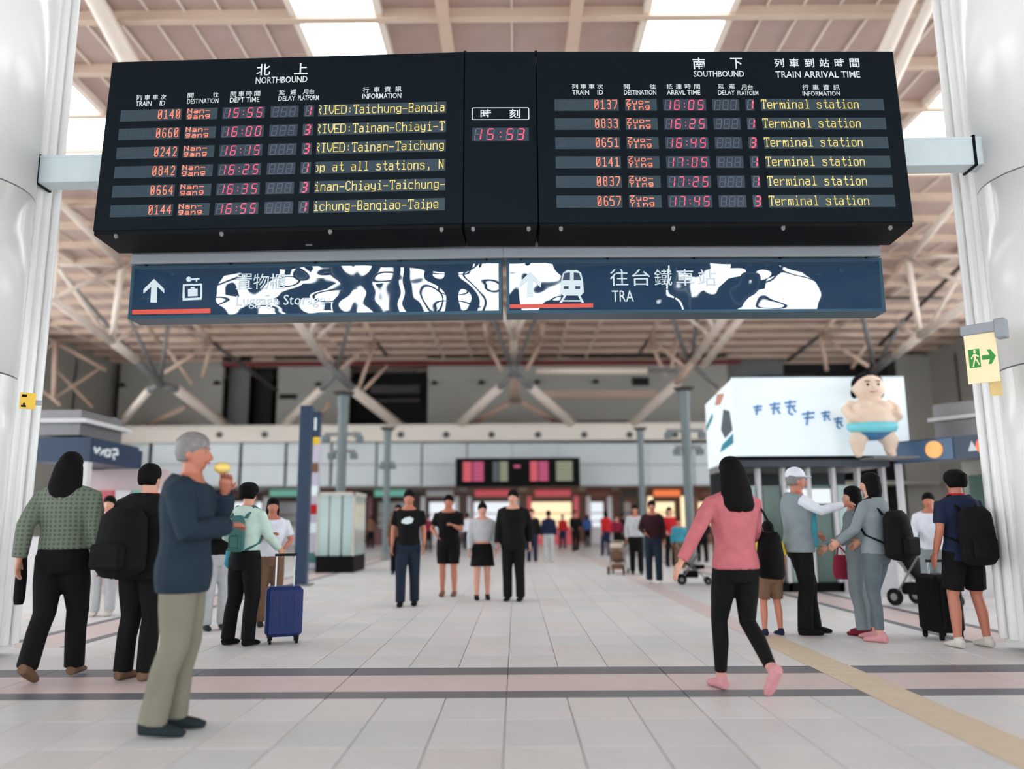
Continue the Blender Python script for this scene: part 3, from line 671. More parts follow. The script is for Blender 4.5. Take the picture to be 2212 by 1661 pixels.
# clock
bm = bmesh.new()
def rr(x0, x1, z0, z1, r, n=5):
    out = []
    for cx, cz, a0 in ((x1-r, z1-r, 0), (x0+r, z1-r, 90), (x0+r, z0+r, 180), (x1-r, z0+r, 270)):
        for k in range(n+1): a = math.radians(a0+90*k/n); out.append((cx+r*math.cos(a), cz+r*math.sin(a)))
    return out
o1, o2 = rr(0.069, 0.582, 0.984, 1.108, 0.016), rr(0.077, 0.574, 0.992, 1.100, 0.010)
for i in range(len(o1)):
    j = (i+1) % len(o1)
    bm.faces.new([bm.verts.new(FR.M @ Vector((p[0], -0.002, p[1]))) for p in (o1[i], o1[j], o2[j], o2[i])])
link('clock_label_outline', bm, WHITEP, board)
text('printed_heading', '時', 0.147, 0.243, 1.002, 1.090, FR, WHITEP, board, bold=0.01); text('printed_heading', '刻', 0.405, 0.502, 1.002, 1.092, FR, WHITEP, board, bold=0.01)
sc = screen(FR, 0.075, 0.577, 0.778, 0.909, SCREEN_T)
seg_text(FR, '1553', (0.02, 0.24, 0.59, 0.79), 0.080, 0.49, 0.786, 0.116, sc, colon=0.50, t=0.011)

# ------------------------------------------------------------------ BLUE OVERHEAD SIGN
sp = at(1088, 678, 7.14)
SL = Frame((sp.x, 7.14, sp.z), -0.030, 0.0); SR = Frame((sp.x, 7.14, sp.z), 0.010, 0.0)
wavy = mat('blue_glossy_film', srgb(16, 54, 82), 0.5, var=0, spec=0.2, coat=1.0, coat_ior=2.6)
nt = wavy.node_tree; b_ = nt.nodes['Principled BSDF']
tc = nt.nodes.new('ShaderNodeTexCoord'); mp = nt.nodes.new('ShaderNodeMapping'); mp.inputs['Scale'].default_value = (1.0, 1.0, 1.5)
no = nt.nodes.new('ShaderNodeTexNoise'); no.inputs['Scale'].default_value = 1.7; no.inputs['Detail'].default_value = 1.0; no.inputs['Roughness'].default_value = 0.3
bp = nt.nodes.new('ShaderNodeBump'); bp.inputs['Strength'].default_value = 1.0; bp.inputs['Distance'].default_value = 0.05
nt.links.new(tc.outputs['Object'], mp.inputs[0]); nt.links.new(mp.outputs[0], no.inputs['Vector']); nt.links.new(no.outputs['Fac'], bp.inputs['Height'])
nt.links.new(bp.outputs[0], b_.inputs['Coat Normal'])
FRM = mat('blue_sign_frame', srgb(30, 68, 88), 0.35, metal=0.3)
SWH = mat('sign_white', srgb(214, 226, 228), 0.4, var=0); SRED = mat('sign_red', srgb(216, 76, 58), 0.45, var=0)
osign = []
for fr, px0, px1, lab, side in ((SL, 283, 1084, 'long glossy blue hanging sign with white arrow and locker symbol, left half', 0), (SR, 1094, 1908, 'long glossy blue hanging sign with white arrow and train symbol, right half', 1)):
    x0, _ = fr.loc(px0, 630); x1, _ = fr.loc(px1, 630)
    _, zt_ = fr.loc(1088, 562); z0, z1 = 0.0, zt_
    e = empty('overhead_sign', (0, 0, 0), label=lab, cat='sign', group='blue overhead signs'); e['group'] = 'blue overhead signs'
    boxo('casing', (x0, 0.0, z0), (x1, 0.22, z1), FRM, e, X=fr.M)
    t = 0.028
    boxo('sign_face', (x0+t, -0.008, z0+t), (x1-t, 0.002, z1-t), wavy, e, X=fr.M)
    for a, b, c, d in ((x0, x1, z0, z0+t), (x0, x1, z1-t, z1), (x0, x0+t, z0+t, z1-t), (x1-t, x1, z0+t, z1-t)): boxo('frame_rail', (a, -0.02, c), (b, 0.0, d), FRM, e, X=fr.M)
    for k in range(5):
        xx = x0+(x1-x0)*(0.04+0.23*k); boxo('hinge', (xx-0.01, -0.024, z1-0.006), (xx+0.01, -0.002, z1+0.012), BLACKU, e, X=fr.M)
    def q(px, py): return fr.loc(px, py)
    def flat(nm, pts, m=SWH, y=-0.0115):
        bm = bmesh.new(); poly(bm, [q(*p) for p in pts], fr.M @ Matrix.Translation((0, y, 0))); return link(nm, bm, m, e)
    if side == 0:
        flat('red_bar', [(286, 680), (456, 677), (456, 667), (286, 670)], SRED)
        flat('arrow_symbol', [(334, 603), (356, 625), (356, 634), (341, 620), (340, 654), (326, 654), (328, 620), (311, 635), (311, 626)])
        for pts in ([(396, 615), (438, 613), (438, 617), (396, 619)], [(396, 645), (437, 643), (437, 648), (395, 650)], [(396, 619), (400, 619), (400, 645), (395, 645)], [(434, 617), (438, 617), (438, 644), (434, 644)],
                    [(407, 625), (428, 624), (428, 640), (407, 641)], [(413, 621), (422, 621), (422, 624), (413, 624)], [(411, 602), (432, 601), (432, 605), (411, 606)], [(424, 605), (427, 605), (427, 610), (424, 610)]): flat('locker_symbol', pts)
        flat('locker_symbol', [(409+6*math.cos(k*PI/4), 604+6*math.sin(k*PI/4)) for k in range(8)])
        for ch, a, b in (('置', 512, 545), ('物', 549, 581), ('櫃', 584, 617)):
            (xa, zb), (xb, za) = q(a, 592), q(b, 625); text('sign_lettering', ch, xa, xb, za, zb, fr, SWH, e, y=-0.0115)
        (xa, zb), (xb, za) = q(512, 639), q(702, 665); text('sign_lettering', 'Luggage Storage', xa, xb, za, zb, fr, SWH, e, y=-0.0115)
    else:
        flat('red_bar', [(1098, 667), (1281, 665), (1281, 656), (1098, 658)], SRED)
        flat('arrow_symbol', [(1145, 588), (1168, 611), (1168, 622), (1151, 606), (1152, 642), (1138, 642), (1139, 606), (1122, 622), (1122, 611)])
        flat('train_symbol', [(1212, 606), (1216, 590), (1225, 584), (1246, 584), (1255, 590), (1259, 606), (1261, 632), (1255, 639), (1216, 639), (1209, 632)])
        for pts in ([(1215, 606), (1219, 591), (1231, 589), (1231, 606)], [(1239, 589), (1251, 591), (1255, 606), (1239, 606)]): flat('train_window', pts, NAVY, -0.0125)
        for pts in ([(1218, 619), (1228, 619), (1228, 625), (1218, 625)], [(1242, 619), (1253, 619), (1253, 625), (1242, 625)]): flat('train_lamp', pts, NAVY, -0.0125)
        for pts in ([(1218, 639), (1223, 639), (1214, 655), (1208, 655)], [(1248, 639), (1253, 639), (1262, 655), (1256, 655)], [(1215, 649), (1256, 649), (1257, 652), (1214, 652)]): flat('track_symbol', pts)
        for k, ch in enumerate('往台鐵車站'):
            (xa, zb), (xb, za) = q(1317+47.5*k, 582), q(1357+47.5*k, 618); text('sign_lettering', ch, xa, xb, za, zb, fr, SWH, e, y=-0.0115)
        (xa, zb), (xb, za) = q(1321, 628), q(1369, 652); text('sign_lettering', 'TRA', xa, xb, za, zb, fr, SWH, e, y=-0.0115)
# grey light housing above the sign
hz0 = sp.z+SL.loc(1088, 560)[1]
hou = empty('sign_housing', (0, 0, 0), label='long pale grey metal housing above the blue sign, under the black board', cat='housing')
for fr, a, b in ((SL, SL.loc(286, 560)[0], 0.0), (SR, 0.0, SR.loc(1900, 560)[0])):
    boxo('cover', (a, -0.03, hz0-sp.z+0.003), (b, 0.24, hz0-sp.z+0.36), GREYBOX, hou, X=fr.M, bevel=0.004)
    boxo('lower_lip', (a, -0.045, hz0-sp.z+0.003), (b, -0.03, hz0-sp.z+0.03), GREYBOX, hou, X=fr.M)

# ------------------------------------------------------------------ SIGNS ON THE COLUMNS
# green exit sign plate projecting from the right column
p = at(2120, 815, 6.9); FX = Frame((at(2092, 830, 6.95).x, 6.95, at(2092, 830, 6.95).z), -0.75, 0.0)
ex = empty('exit_sign', tuple(FX.p0), label='hanging cream exit sign with green arrow on the right column', cat='sign')
def fq(fr, px, py): return fr.loc(px, py)
def inv(o): o.matrix_parent_inverse = Matrix.Translation(-Vector(o.parent.location)); return o
w_ = FX.loc(2160, 815)[0]; h_ = FX.loc(2090, 725)[1]
PLATE = mat('cream_sign_plate', srgb(240, 222, 178), 0.4, var=0.02, emit=srgb(240, 215, 165), es=0.08); GRN = mat('exit_green', srgb(40, 140, 50), 0.5, var=0)
inv(boxo('plate', (0, 0, 0), (w_, 0.012, h_), PLATE, ex, X=FX.M)); inv(boxo('housing', (-0.02, -0.02, h_), (w_+0.02, 0.07, h_+0.09), GREYBOX, ex, X=FX.M, bevel=0.008))
inv(boxo('wall_bracket', (w_+0.0, -0.03, h_-0.06), (w_+0.09, 0.09, h_+0.11), GREYBOX, ex, X=FX.M, bevel=0.01))
def fl2(nm, pts):
    bm = bmesh.new(); poly(bm, [(u*w_, v*h_) for u, v in pts], FX.M @ Matrix.Translation((0, -0.003, 0))); return inv(link(nm, bm, GRN, ex))
fl2('arrow_symbol', [(0.52, 0.55), (0.52, 0.46), (0.76, 0.46), (0.70, 0.36), (0.80, 0.36), (0.95, 0.51), (0.80, 0.66), (0.70, 0.66), (0.76, 0.55)])
fl2('running_figure_symbol', [(0.10, 0.32), (0.46, 0.32), (0.46, 0.70), (0.10, 0.70)])
bm = bmesh.new()
for pts in ([(0.20, 0.34), (0.24, 0.34), (0.30, 0.47), (0.26, 0.49)], [(0.26, 0.47), (0.33, 0.47), (0.33, 0.60), (0.26, 0.60)], [(0.33, 0.47), (0.40, 0.36), (0.43, 0.38), (0.36, 0.50)], [(0.16, 0.52), (0.19, 0.50), (0.28, 0.58), (0.26, 0.60)], [(0.33, 0.56), (0.42, 0.52), (0.43, 0.55), (0.33, 0.60)], [(0.27, 0.62), (0.34, 0.62), (0.34, 0.68), (0.27, 0.68)]):
    poly(bm, [(u*w_, v*h_) for u, v in pts], FX.M @ Matrix.Translation((0, -0.005, 0)))
inv(link('figure_cutout', bm, PLATE, ex))
p = at(2152, 832, 6.9)
tg = empty('small_tag', p, label='small beige hanging tag below the exit sign', cat='tag')
boxo('tag_plate', (-0.055, 0, -0.09), (0.05, 0.01, 0.07), mat('beige_plate', srgb(214, 186, 120), 0.5), tg); boxo('tag_clip', (-0.03, -0.01, 0.07), (0.03, 0.03, 0.1), GREYBOX, tg)
# yellow sign on the left column
FY = Frame(tuple(at(41, 882, 7.05)), 0.62, 0.0)
ys = empty('number_plate', tuple(FY.p0), label='small yellow plate projecting from the left column', cat='sign')
w_ = FY.loc(77, 870)[0]; h_ = FY.loc(42, 847)[1]
inv(boxo('plate', (0, 0, 0), (w_, 0.015, h_), mat('yellow_plate', srgb(232, 190, 60), 0.5, var=0.03), ys, X=FY.M))
bm = bmesh.new()
for u0, u1, v0, v1 in ((0.10, 0.42, 0.10, 0.22), (0.10, 0.42, 0.72, 0.88), (0.22, 0.34, 0.22, 0.36)): poly(bm, [(u0*w_, v0*h_), (u1*w_, v0*h_), (u1*w_, v1*h_), (u0*w_, v1*h_)], FY.M @ Matrix.Translation((0, -0.003, 0)))
inv(link('black_mark', bm, BLACKU, ys))
inv(boxo('bracket', (w_-0.02, 0.015, h_*0.3), (w_+0.05, 0.05, h_*0.6), GREYBOX, ys, X=FY.M))
# ------------------------------------------------------------------ PEOPLE
SKIN = mat('skin', srgb(206, 150, 126), 0.5, var=0.04, scale=8); SKIND = mat('tanned_skin', srgb(180, 112, 88), 0.5, var=0.04, scale=8)
HAIRB = mat('black_hair', srgb(9, 8, 8), 0.75, var=0.2, scale=40, stretch=(8, 8, 1), spec=0.12); HAIRG = mat('grey_hair', srgb(120, 116, 114), 0.6, var=0.3, scale=40)
EYEW = mat('eye_white', srgb(170, 160, 155), 0.6, var=0, spec=0.1); LIPS = mat('lips', srgb(170, 90, 84), 0.5, var=0)
def cloth(name, c, rough=0.85, **k): return mat(name, srgb(*c), rough, var=k.pop('var', 0.12), scale=k.pop('scale', 9), bump=k.pop('bump', 0.5), spec=0.2, **k)
BLK = cloth('black_cloth', (11, 11, 12)); NVY = cloth('navy_cloth', (28, 36, 60)); JKT = cloth('dark_blue_jacket', (30, 46, 58)); KHK = cloth('khaki_cloth', (120, 117, 102), bump=0.9, scale=5)
PNK = cloth('pink_knit', (186, 104, 110), scale=14); LGR = cloth('light_grey_cloth', (182, 184, 186)); DGR = cloth('dark_grey_cloth', (92, 102, 108)); MGR = cloth('mid_grey_cloth', (128, 138, 142))
PGR = cloth('pale_green_cloth', (190, 212, 200)); TEALC = cloth('teal_cloth', (66, 110, 106)); CYN = cloth('cyan_cloth', (62, 140, 156)); WHT = cloth('white_cloth', (216, 220, 228)); JEAN = cloth('blue_jeans', (27, 38, 52))
REDC = cloth('red_cloth', (176, 34, 40)); MAG = cloth('wine_cloth', (130, 34, 56)); BLUC = cloth('blue_cloth', (50, 84, 140)); BRNC = cloth('brown_cloth', (110, 84, 66)); YEL = cloth('yellow_cloth', (214, 180, 44))
PSH = cloth('pink_shoe', (200, 142, 146)); DSH = cloth('dark_shoe', (34, 44, 46)); RSH = cloth('dark_red_shoe', (120, 28, 44)); WSH = cloth('white_shoe', (204, 198, 190)); PLAID = checked('green_grey_check', srgb(104, 114, 98), srgb(66, 74, 66), 9)
DEPS = bpy.context.evaluated_depsgraph_get
def fuse(bm, vox, sm=2):
    """close the overlapping tubes of bm into one continuous surface"""
    me = bpy.data.meshes.new('x'); bm.to_mesh(me); bm.free()
    o = bpy.data.objects.new('x', me); COL.objects.link(o)
    r = o.modifiers.new('r', 'REMESH'); r.mode = 'VOXEL'; r.voxel_size = vox
    if sm: s_ = o.modifiers.new('s', 'SMOOTH'); s_.factor = 0.5; s_.iterations = sm
    bpy.context.view_layer.update()
    out = bpy.data.meshes.new_from_object(o.evaluated_get(DEPS()))
    bpy.data.objects.remove(o); bpy.data.meshes.remove(me)
    for p in out.polygons: p.use_smooth = True
    return out
def child(name, me, m, parent):
    me.materials.clear(); me.materials.append(m); me.name = name
    o = bpy.data.objects.new(name, me); COL.objects.link(o); o.parent = parent; return o
def hand(bm, w, d, curl, inner, seg=7):
    """palm and five fingers from wrist w along direction d; inner = side the thumb leaves"""
    d = Vector(d).normalized(); inner = Vector(inner); inner = (inner-d*inner.dot(d)).normalized(); n = d.cross(inner)
    if n.y < 0: pass
    w = Vector(w); across = inner
    fwd = Vector((0, 1, 0)); fwd = (fwd-d*fwd.dot(d))
    across = fwd.normalized() if fwd.length > 0.3 else inner      # thumb side faces forward
    curlv = inner                                                # fingers bend inwards to the body
    tube(bm, [w-d*0.02, w+d*0.02, w+d*0.06, w+d*0.095], [(0.026, 0.019), (0.036, 0.017), (0.043, 0.016), (0.038, 0.013)], 10, ref=across)
    for k, (ln, off) in enumerate(((0.068, 0.030), (0.078, 0.010), (0.072, -0.010), (0.056, -0.029))):
        b = w+d*0.088+across*off
        p1 = b+(d*math.cos(curl*0.6)+curlv*math.sin(curl*0.6))*ln*0.45
        p2 = p1+(d*math.cos(curl*1.4)+curlv*math.sin(curl*1.4))*ln*0.32
        p3 = p2+(d*math.cos(curl*2.2)+curlv*math.sin(curl*2.2))*ln*0.23
        tube(bm, [b-d*0.02, b, p1, p2, p3], [0.009, 0.0095, 0.009, 0.008, 0.006], seg)
    b = w+d*0.028+across*0.030; p1 = b+(across*0.7+d*0.75).normalized()*0.034; p2 = p1+(across*0.25+d+curlv*0.3).normalized()*0.028
    tube(bm, [b-across*0.012, b, p1, p2], [0.012, 0.012, 0.010, 0.007], seg)
ARMS = {'down': ((0.235, -0.03, 1.15), (0.245, 0.06, 0.91)), 'back': ((0.23, -0.14, 1.17), (0.24, -0.16, 0.92)), 'fwd': ((0.23, 0.10, 1.16), (0.22, 0.30, 1.03)),
        'chest': ((0.24, 0.08, 1.17), (0.05, 0.27, 1.24)), 'face': ((0.22, 0.14, 1.17), (0.10, 0.19, 1.40)), 'point': ((0.24, 0.18, 1.30), (0.16, 0.46, 1.36)), 'out': ((0.34, -0.06, 1.20), (0.47, -0.04, 0.97)),
        'phone': ((0.22, 0.10, 1.15), (0.12, 0.30, 1.22)), 'waist': ((0.27, 0.0, 1.16), (0.17, 0.22, 1.06)), 'pull': ((0.24, -0.12, 1.16), (0.26, -0.24, 0.92)), 'cross': ((0.24, 0.07, 1.16), (-0.06, 0.23, 1.19))}
LEGS = {'back': ((0.09, 0.0, 0.50), (0.10, -0.09, 0.09), -3), 'mid': ((0.09, 0.02, 0.50), (0.09, -0.03, 0.085), 0), 'stand': ((0.10, 0.03, 0.50), (0.105, -0.02, 0.085), 0), 'wide': ((0.13, 0.03, 0.50), (0.16, -0.02, 0.085), 0), 'front': ((0.09, 0.17, 0.53), (0.09, 0.24, 0.10), 8), 'rear': ((0.09, 0.03, 0.50), (0.08, -0.30, 0.20), -48),
        'rearlow': ((0.10, 0.0, 0.49), (0.10, -0.20, 0.13), -24), 'frontlow': ((0.10, 0.12, 0.51), (0.10, 0.14, 0.085), 0), 'knee': ((0.07, 0.16, 0.52), (0.05, 0.0, 0.10), -10)}
PEOPLE = []
def person(label, px, py, h, face, top=BLK, bottom=BLK, shoe=DSH, hair='short', hairm=HAIRB, arms=('down', 'down'), legs=('stand', 'stand'), sleeve='long', btype='trousers', hem=0.93,
           head=0, nod=0, vox=0.012, skin=SKIN, wide=1.0, lean=0.0, group=None, flare=0.0, coat=0.0, bot_end=None):
    """px,py: where the feet stand in the photograph (ground point); face: 0 = facing away"""
    g = atz(px, py, 0); s = h/1.75; B = bmesh.new()
    W = wide
    def L(p): return Vector((p[0], p[1]+(p[2]-0.95)*math.tan(lean) if p[2] > 0.95 else p[1], p[2]))
    def torso(bm, inf, z0=0.86, z1=1.60, fl=0.0):
        prof = [(0.80, .155, .105), (0.88, .172, .12), (0.96, .168, .122), (1.04, .148, .108), (1.12, .142, .104), (1.20, .156, .112), (1.30, .178, .122), (1.38, .188, .118), (1.44, .172, .102), (1.475, .118, .078), (1.51, .062, .062), (1.60, .054, .058)]
        pts, rad = [], []
        for z, a, b in prof:
            if z0 <= z <= z1:
                f = 1+fl*max(0, (1.1-z)); pts.append(L((0, 0.0 if z < 1.45 else 0.012, z))); rad.append((a*W*f+inf, b*(0.6+0.4*W)*f+inf))
        if pts[0].z > z0+0.005:
            f = 1+fl*max(0, (1.1-z0)); pts.insert(0, L((0, 0, z0))); rad.insert(0, (rad[0][0]*1.01 if not fl else 0.165*W*f+inf, rad[0][1]*1.01 if not fl else 0.12*f+inf))
        tube(bm, pts, rad, 20)
    def armpts(i):
        sx = 1 if i == 0 else -1
        a, b = ARMS[arms[i]]; k = 1+(W-1)*0.8
        return [L((sx*0.12*k, 0, 1.41)), L((sx*0.182*k, 0, 1.41)), L((sx*(0.182*k+(a[0]-0.182)*0.5), a[1]*0.5, (1.41+a[2])/2)), L((sx*a[0]*k, a[1], a[2])), L((sx*b[0]*k, b[1], b[2]))], sx
    def legpts(i):
        sx = 1 if i == 0 else -1
        kn, an, pit = LEGS[legs[i]]
        return [Vector((sx*0.085*W, 0, 0.93)), Vector((sx*(0.085*W*0.5+kn[0]*0.5), kn[1]*0.5, 0.72)), Vector((sx*kn[0], kn[1], kn[2])), Vector((sx*(kn[0]*.5+an[0]*.5), kn[1]*.6+an[1]*.4-0.015, kn[2]*.62+an[2]*.38)), Vector((sx*an[0], an[1], an[2]))], sx, pit
    torso(B, 0.0)
    # head: skull, jaw, nose, ears; turned with the neck
    HM = Matrix.Translation(L((0, 0.012, 1.56))) @ Matrix.Rotation(math.radians(head), 4, 'Z') @ Matrix.Rotation(math.radians(-nod), 4, 'X')
    def H(p): return HM @ Vector(p)
    tube(B, [H((0, 0.0, -0.03)), H((0, 0.015, 0.03))], [0.054, 0.056], 12)
    sk = [(-0.035, .030, .030, .055), (-0.02, .044, .048, .045), (0.01, .058, .070, .026), (0.05, .068, .086, .012), (0.09, .074, .096, .002), (0.125, .073, .094, -.004), (0.155, .062, .078, -.006), (0.178, .040, .050, -.006), (0.188, .015, .02, -.006)]
    tube(B, [H((0, y, z+0.005)) for z, a, b, y in sk], [(a, b) for z, a, b, y in sk], 20, ref=HM.to_3x3() @ Vector((1, 0, 0)))
    tube(B, [H((0, 0.092, 0.085)), H((0, 0.108, 0.06)), H((0, 0.118, 0.042)), H((0, 0.095, 0.03))], [0.009, 0.011, 0.015, 0.012], 8)
    for e in (-1, 1): ball(B, (0.073*e, -0.005, 0.062), (0.012, 0.02, 0.032), 8, X=HM)
    for i in (0, 1):
        p, sx = armpts(i); tube(B, p[:2]+[p[2], p[3]]+[p[3]*0.55+p[4]*0.45, p[4]], [0.055, 0.056, 0.047, 0.040, 0.039, 0.026], 12)
        p, sx, pit = legpts(i)
        tube(B, p, [(0.095*W, 0.098), (0.082*W, 0.086), 0.056, 0.056, 0.036], 14)
        an = p[-1]; c, sn = math.cos(math.radians(pit)), math.sin(math.radians(pit))
        ft = [Vector((an.x, an.y+u*c+v*sn*-1, an.z+u*sn+v*c)) for u, v in ((-0.055, -0.045), (0.0, -0.04), (0.08, -0.05), (0.16, -0.058))]
        tube(B, ft, [(0.030, 0.030), (0.036, 0.036), (0.042, 0.028), (0.036, 0.018)], 10)
    body = fuse(B, vox if vox > 0.011 else 0.009, 1)
    hb = bmesh.new()
    for i in (0, 1):
        p, sx = armpts(i); d = p[4]-p[3]
        hand(hb, p[4], d, 0.35 if arms[i] in ('down', 'back', 'out', 'fwd') else 0.6, (-sx, 0.0, 0.15 if abs(d.normalized().z) > 0.6 else -0.9), 6 if vox < 0.016 else 4)
    hb.from_mesh(body); bpy.data.meshes.remove(body)
    me = bpy.data.meshes.new('person')
    for f in hb.faces: f.smooth = True
    hb.to_mesh(me); hb.free(); me.materials.append(skin)
    root = bpy.data.objects.new('person', me); COL.objects.link(root)
    tag(root, label, 'person', group)
    def finish(name, bm, m, sm=2, v=None): return child(name, fuse(bm, v or vox, sm), m, root)
    # top
    if top:
        b2 = bmesh.new(); torso(b2, 0.020+coat, z0=hem, z1=1.475, fl=flare)
        for i in (0, 1):
            p, sx = armpts(i)
            if sleeve == 'none': q_, r_ = p[:2], [0.07, 0.072]
            elif sleeve == 'short': q_, r_ = [p[0], p[1], p[2], p[2].lerp(p[3], 0.5)], [0.070, 0.068, 0.067, 0.066]
            else: q_, r_ = [p[0], p[1]-Vector((0, 0, 0.012)), p[2], p[3], p[3].lerp(p[4], 0.5), p[3].lerp(p[4], 0.97)], [x+coat for x in (0.070, 0.067, 0.063, 0.056, 0.052, 0.045)]
            tube(b2, q_, r_, 14)
        finish('shirt', b2, top, 6)
    b3 = bmesh.new()
    if btype in ('skirt', 'dress'):
        tube(b3, [(0, 0.01, bot_end or 0.55), (0, 0, 0.75), (0, 0, 0.95), (0, 0, 1.02)], [(0.23*W, 0.19), (0.21*W, 0.16), (0.19*W, 0.142), (0.165*W, 0.125)], 20); nm = 'skirt'
    else:
        tube(b3, [(0, 0, 0.80), (0, 0, 0.88), (0, 0, 0.96), (0, 0, 1.03)], [(0.15*W, 0.11), (0.186*W, 0.137), (0.183*W, 0.138), (0.166*W, 0.125)], 20); nm = btype
        for i in (0, 1):
            p, sx, pit = legpts(i)
            if btype == 'shorts': q_, r_ = [p[0], p[1], p[1].lerp(p[2], 0.75)], [(0.105*W, 0.115), (0.104*W, 0.108), (0.095, 0.10)]
            elif btype == 'leggings': q_, r_ = [p[0], p[1], p[2], p[3], p[3].lerp(p[4], 0.85)], [(0.102*W, 0.106), (0.090*W, 0.094), 0.064, 0.062, 0.046]
            else: q_, r_ = [p[0], p[1], p[2], p[3], p[3].lerp(p[4], 1.08)], [(0.106*W, 0.114), (0.100*W, 0.105), 0.083, 0.078, (0.074, 0.080)]
            tube(b3, q_, r_, 14)
    finish(nm, b3, bottom)
    for i in (0, 1):
        p, sx, pit = legpts(i); an = p[-1]; c, sn = math.cos(math.radians(pit)), math.sin(math.radians(pit)); b4 = bmesh.new()
        P = lambda u, v: Vector((an.x, an.y+u*c-v*sn, an.z+u*sn+v*c))
        tube(b4, [P(-0.075, -0.045), P(-0.03, -0.036), P(0.05, -0.046), P(0.13, -0.056), P(0.185, -0.066)], [(0.034, 0.038), (0.044, 0.048), (0.05, 0.039), (0.05, 0.028), (0.034, 0.018)], 12)
        tube(b4, [P(-0.02, -0.03), P(-0.01, 0.02)], [0.046, 0.044], 10)
        sh = finish('shoe', b4, shoe, 1, min(vox, 0.012))
    # hair and face
    b5 = bmesh.new()
    hk = [(0.02, .074, .052, -.040), (0.06, .085, .074, -.036), (0.10, .088, .092, -.022), (0.13, .088, .107, -.007), (0.16, .078, .100, -.006), (0.186, .060, .075, -.008), (0.202, .042, .052, -.008), (0.209, .022, .028, -.008)]
    if hair == 'long':
        tube(b5, [H((0, -0.075, -0.36)), H((0, -0.09, -0.30)), H((0, -0.095, -0.18)), H((0, -0.075, -0.05)), H((0, -0.05, 0.04)), H((0, -0.03, 0.10))], [(0.06, 0.03), (0.115, 0.05), (0.140, 0.066), (0.128, 0.072), (0.114, 0.084), (0.100, 0.095)], 18)
    elif hair == 'pony':
        tube(b5, [H((0, -0.09, 0.10)), H((0.01, -0.15, 0.06)), H((0.015, -0.16, -0.06)), H((0.01, -0.13, -0.22))], [0.035, 0.04, 0.045, 0.015], 10)
    elif hair == 'bob':
        tube(b5, [H((0, -0.04, -0.06)), H((0, -0.04, 0.0)), H((0, -0.03, 0.08))], [(0.085, 0.062), (0.098, 0.075), (0.092, 0.085)], 16)
    elif hair == 'bun': ball(b5, (0, -0.07, 0.20), 0.045, 10, X=HM)
    elif hair == 'fluffy': hk = [(z, a*1.22, b*1.18, y) for z, a, b, y in hk]
    tube(b5, [H((0, y, z)) for z, a, b, y in hk], [(a, b) for z, a, b, y in hk], 20, ref=HM.to_3x3() @ Vector((1, 0, 0)))
    finish('hair', b5, hairm, 2, min(vox, 0.012))
    if hair == 'cap':
        b6 = bmesh.new(); tube(b6, [H((0, -0.004, 0.11)), H((0, -0.004, 0.16)), H((0, -0.004, 0.205)), H((0, -0.004, 0.225))], [(0.092, 0.108), (0.090, 0.104), (0.064, 0.074), (0.02, 0.02)], 18)
        tube(b6, [H((0, 0.06, 0.118)), H((0, 0.17, 0.108))], [(0.075, 0.012), (0.05, 0.008)], 14, ref=HM.to_3x3() @ Vector((1, 0, 0))); finish('cap', b6, WHT, 1)
    if vox < 0.016:
        for e in (-1, 1):
            b7 = bmesh.new(); ball(b7, (0.030*e, 0.0745, 0.078), 0.011, 10, X=HM); ey = link('eye', b7, EYEW, root, smooth=True)
            b7 = bmesh.new(); ball(b7, (0.030*e, 0.0825, 0.078), 0.0055, 8, X=HM); link('iris', b7, BLACKU, ey)
            b7 = bmesh.new(); tube(b7, [H((0.016*e, 0.090, 0.098)), H((0.030*e, 0.092, 0.103)), H((0.046*e, 0.082, 0.099))], [0.003, 0.0045, 0.002], 6); link('eyebrow', b7, hairm, root)
        b7 = bmesh.new(); tube(b7, [H((-0.024, 0.092, 0.012)), H((0, 0.103, 0.013)), H((0.024, 0.092, 0.012))], [0.003, 0.007, 0.003], 8); link('mouth', b7, LIPS, root)
    # stand on the floor
    root.scale = (s, s, s); root.rotation_euler = (0, 0, math.radians(face))
    zmin = 9
    for ch in root.children:
        if ch.name.startswith('shoe'): zmin = min(zmin, min(v.co.z for v in ch.data.vertices))
    root.location = (g.x, g.y, -zmin*s+0.001)
    PEOPLE.append(root)
    root['_s'] = s
    del root['_s']
    return root
def local(root, p): return Matrix.LocRotScale(root.location, root.rotation_euler, root.scale) @ Vector(p)
def RM(root): return Matrix.LocRotScale(root.location, root.rotation_euler, root.scale)

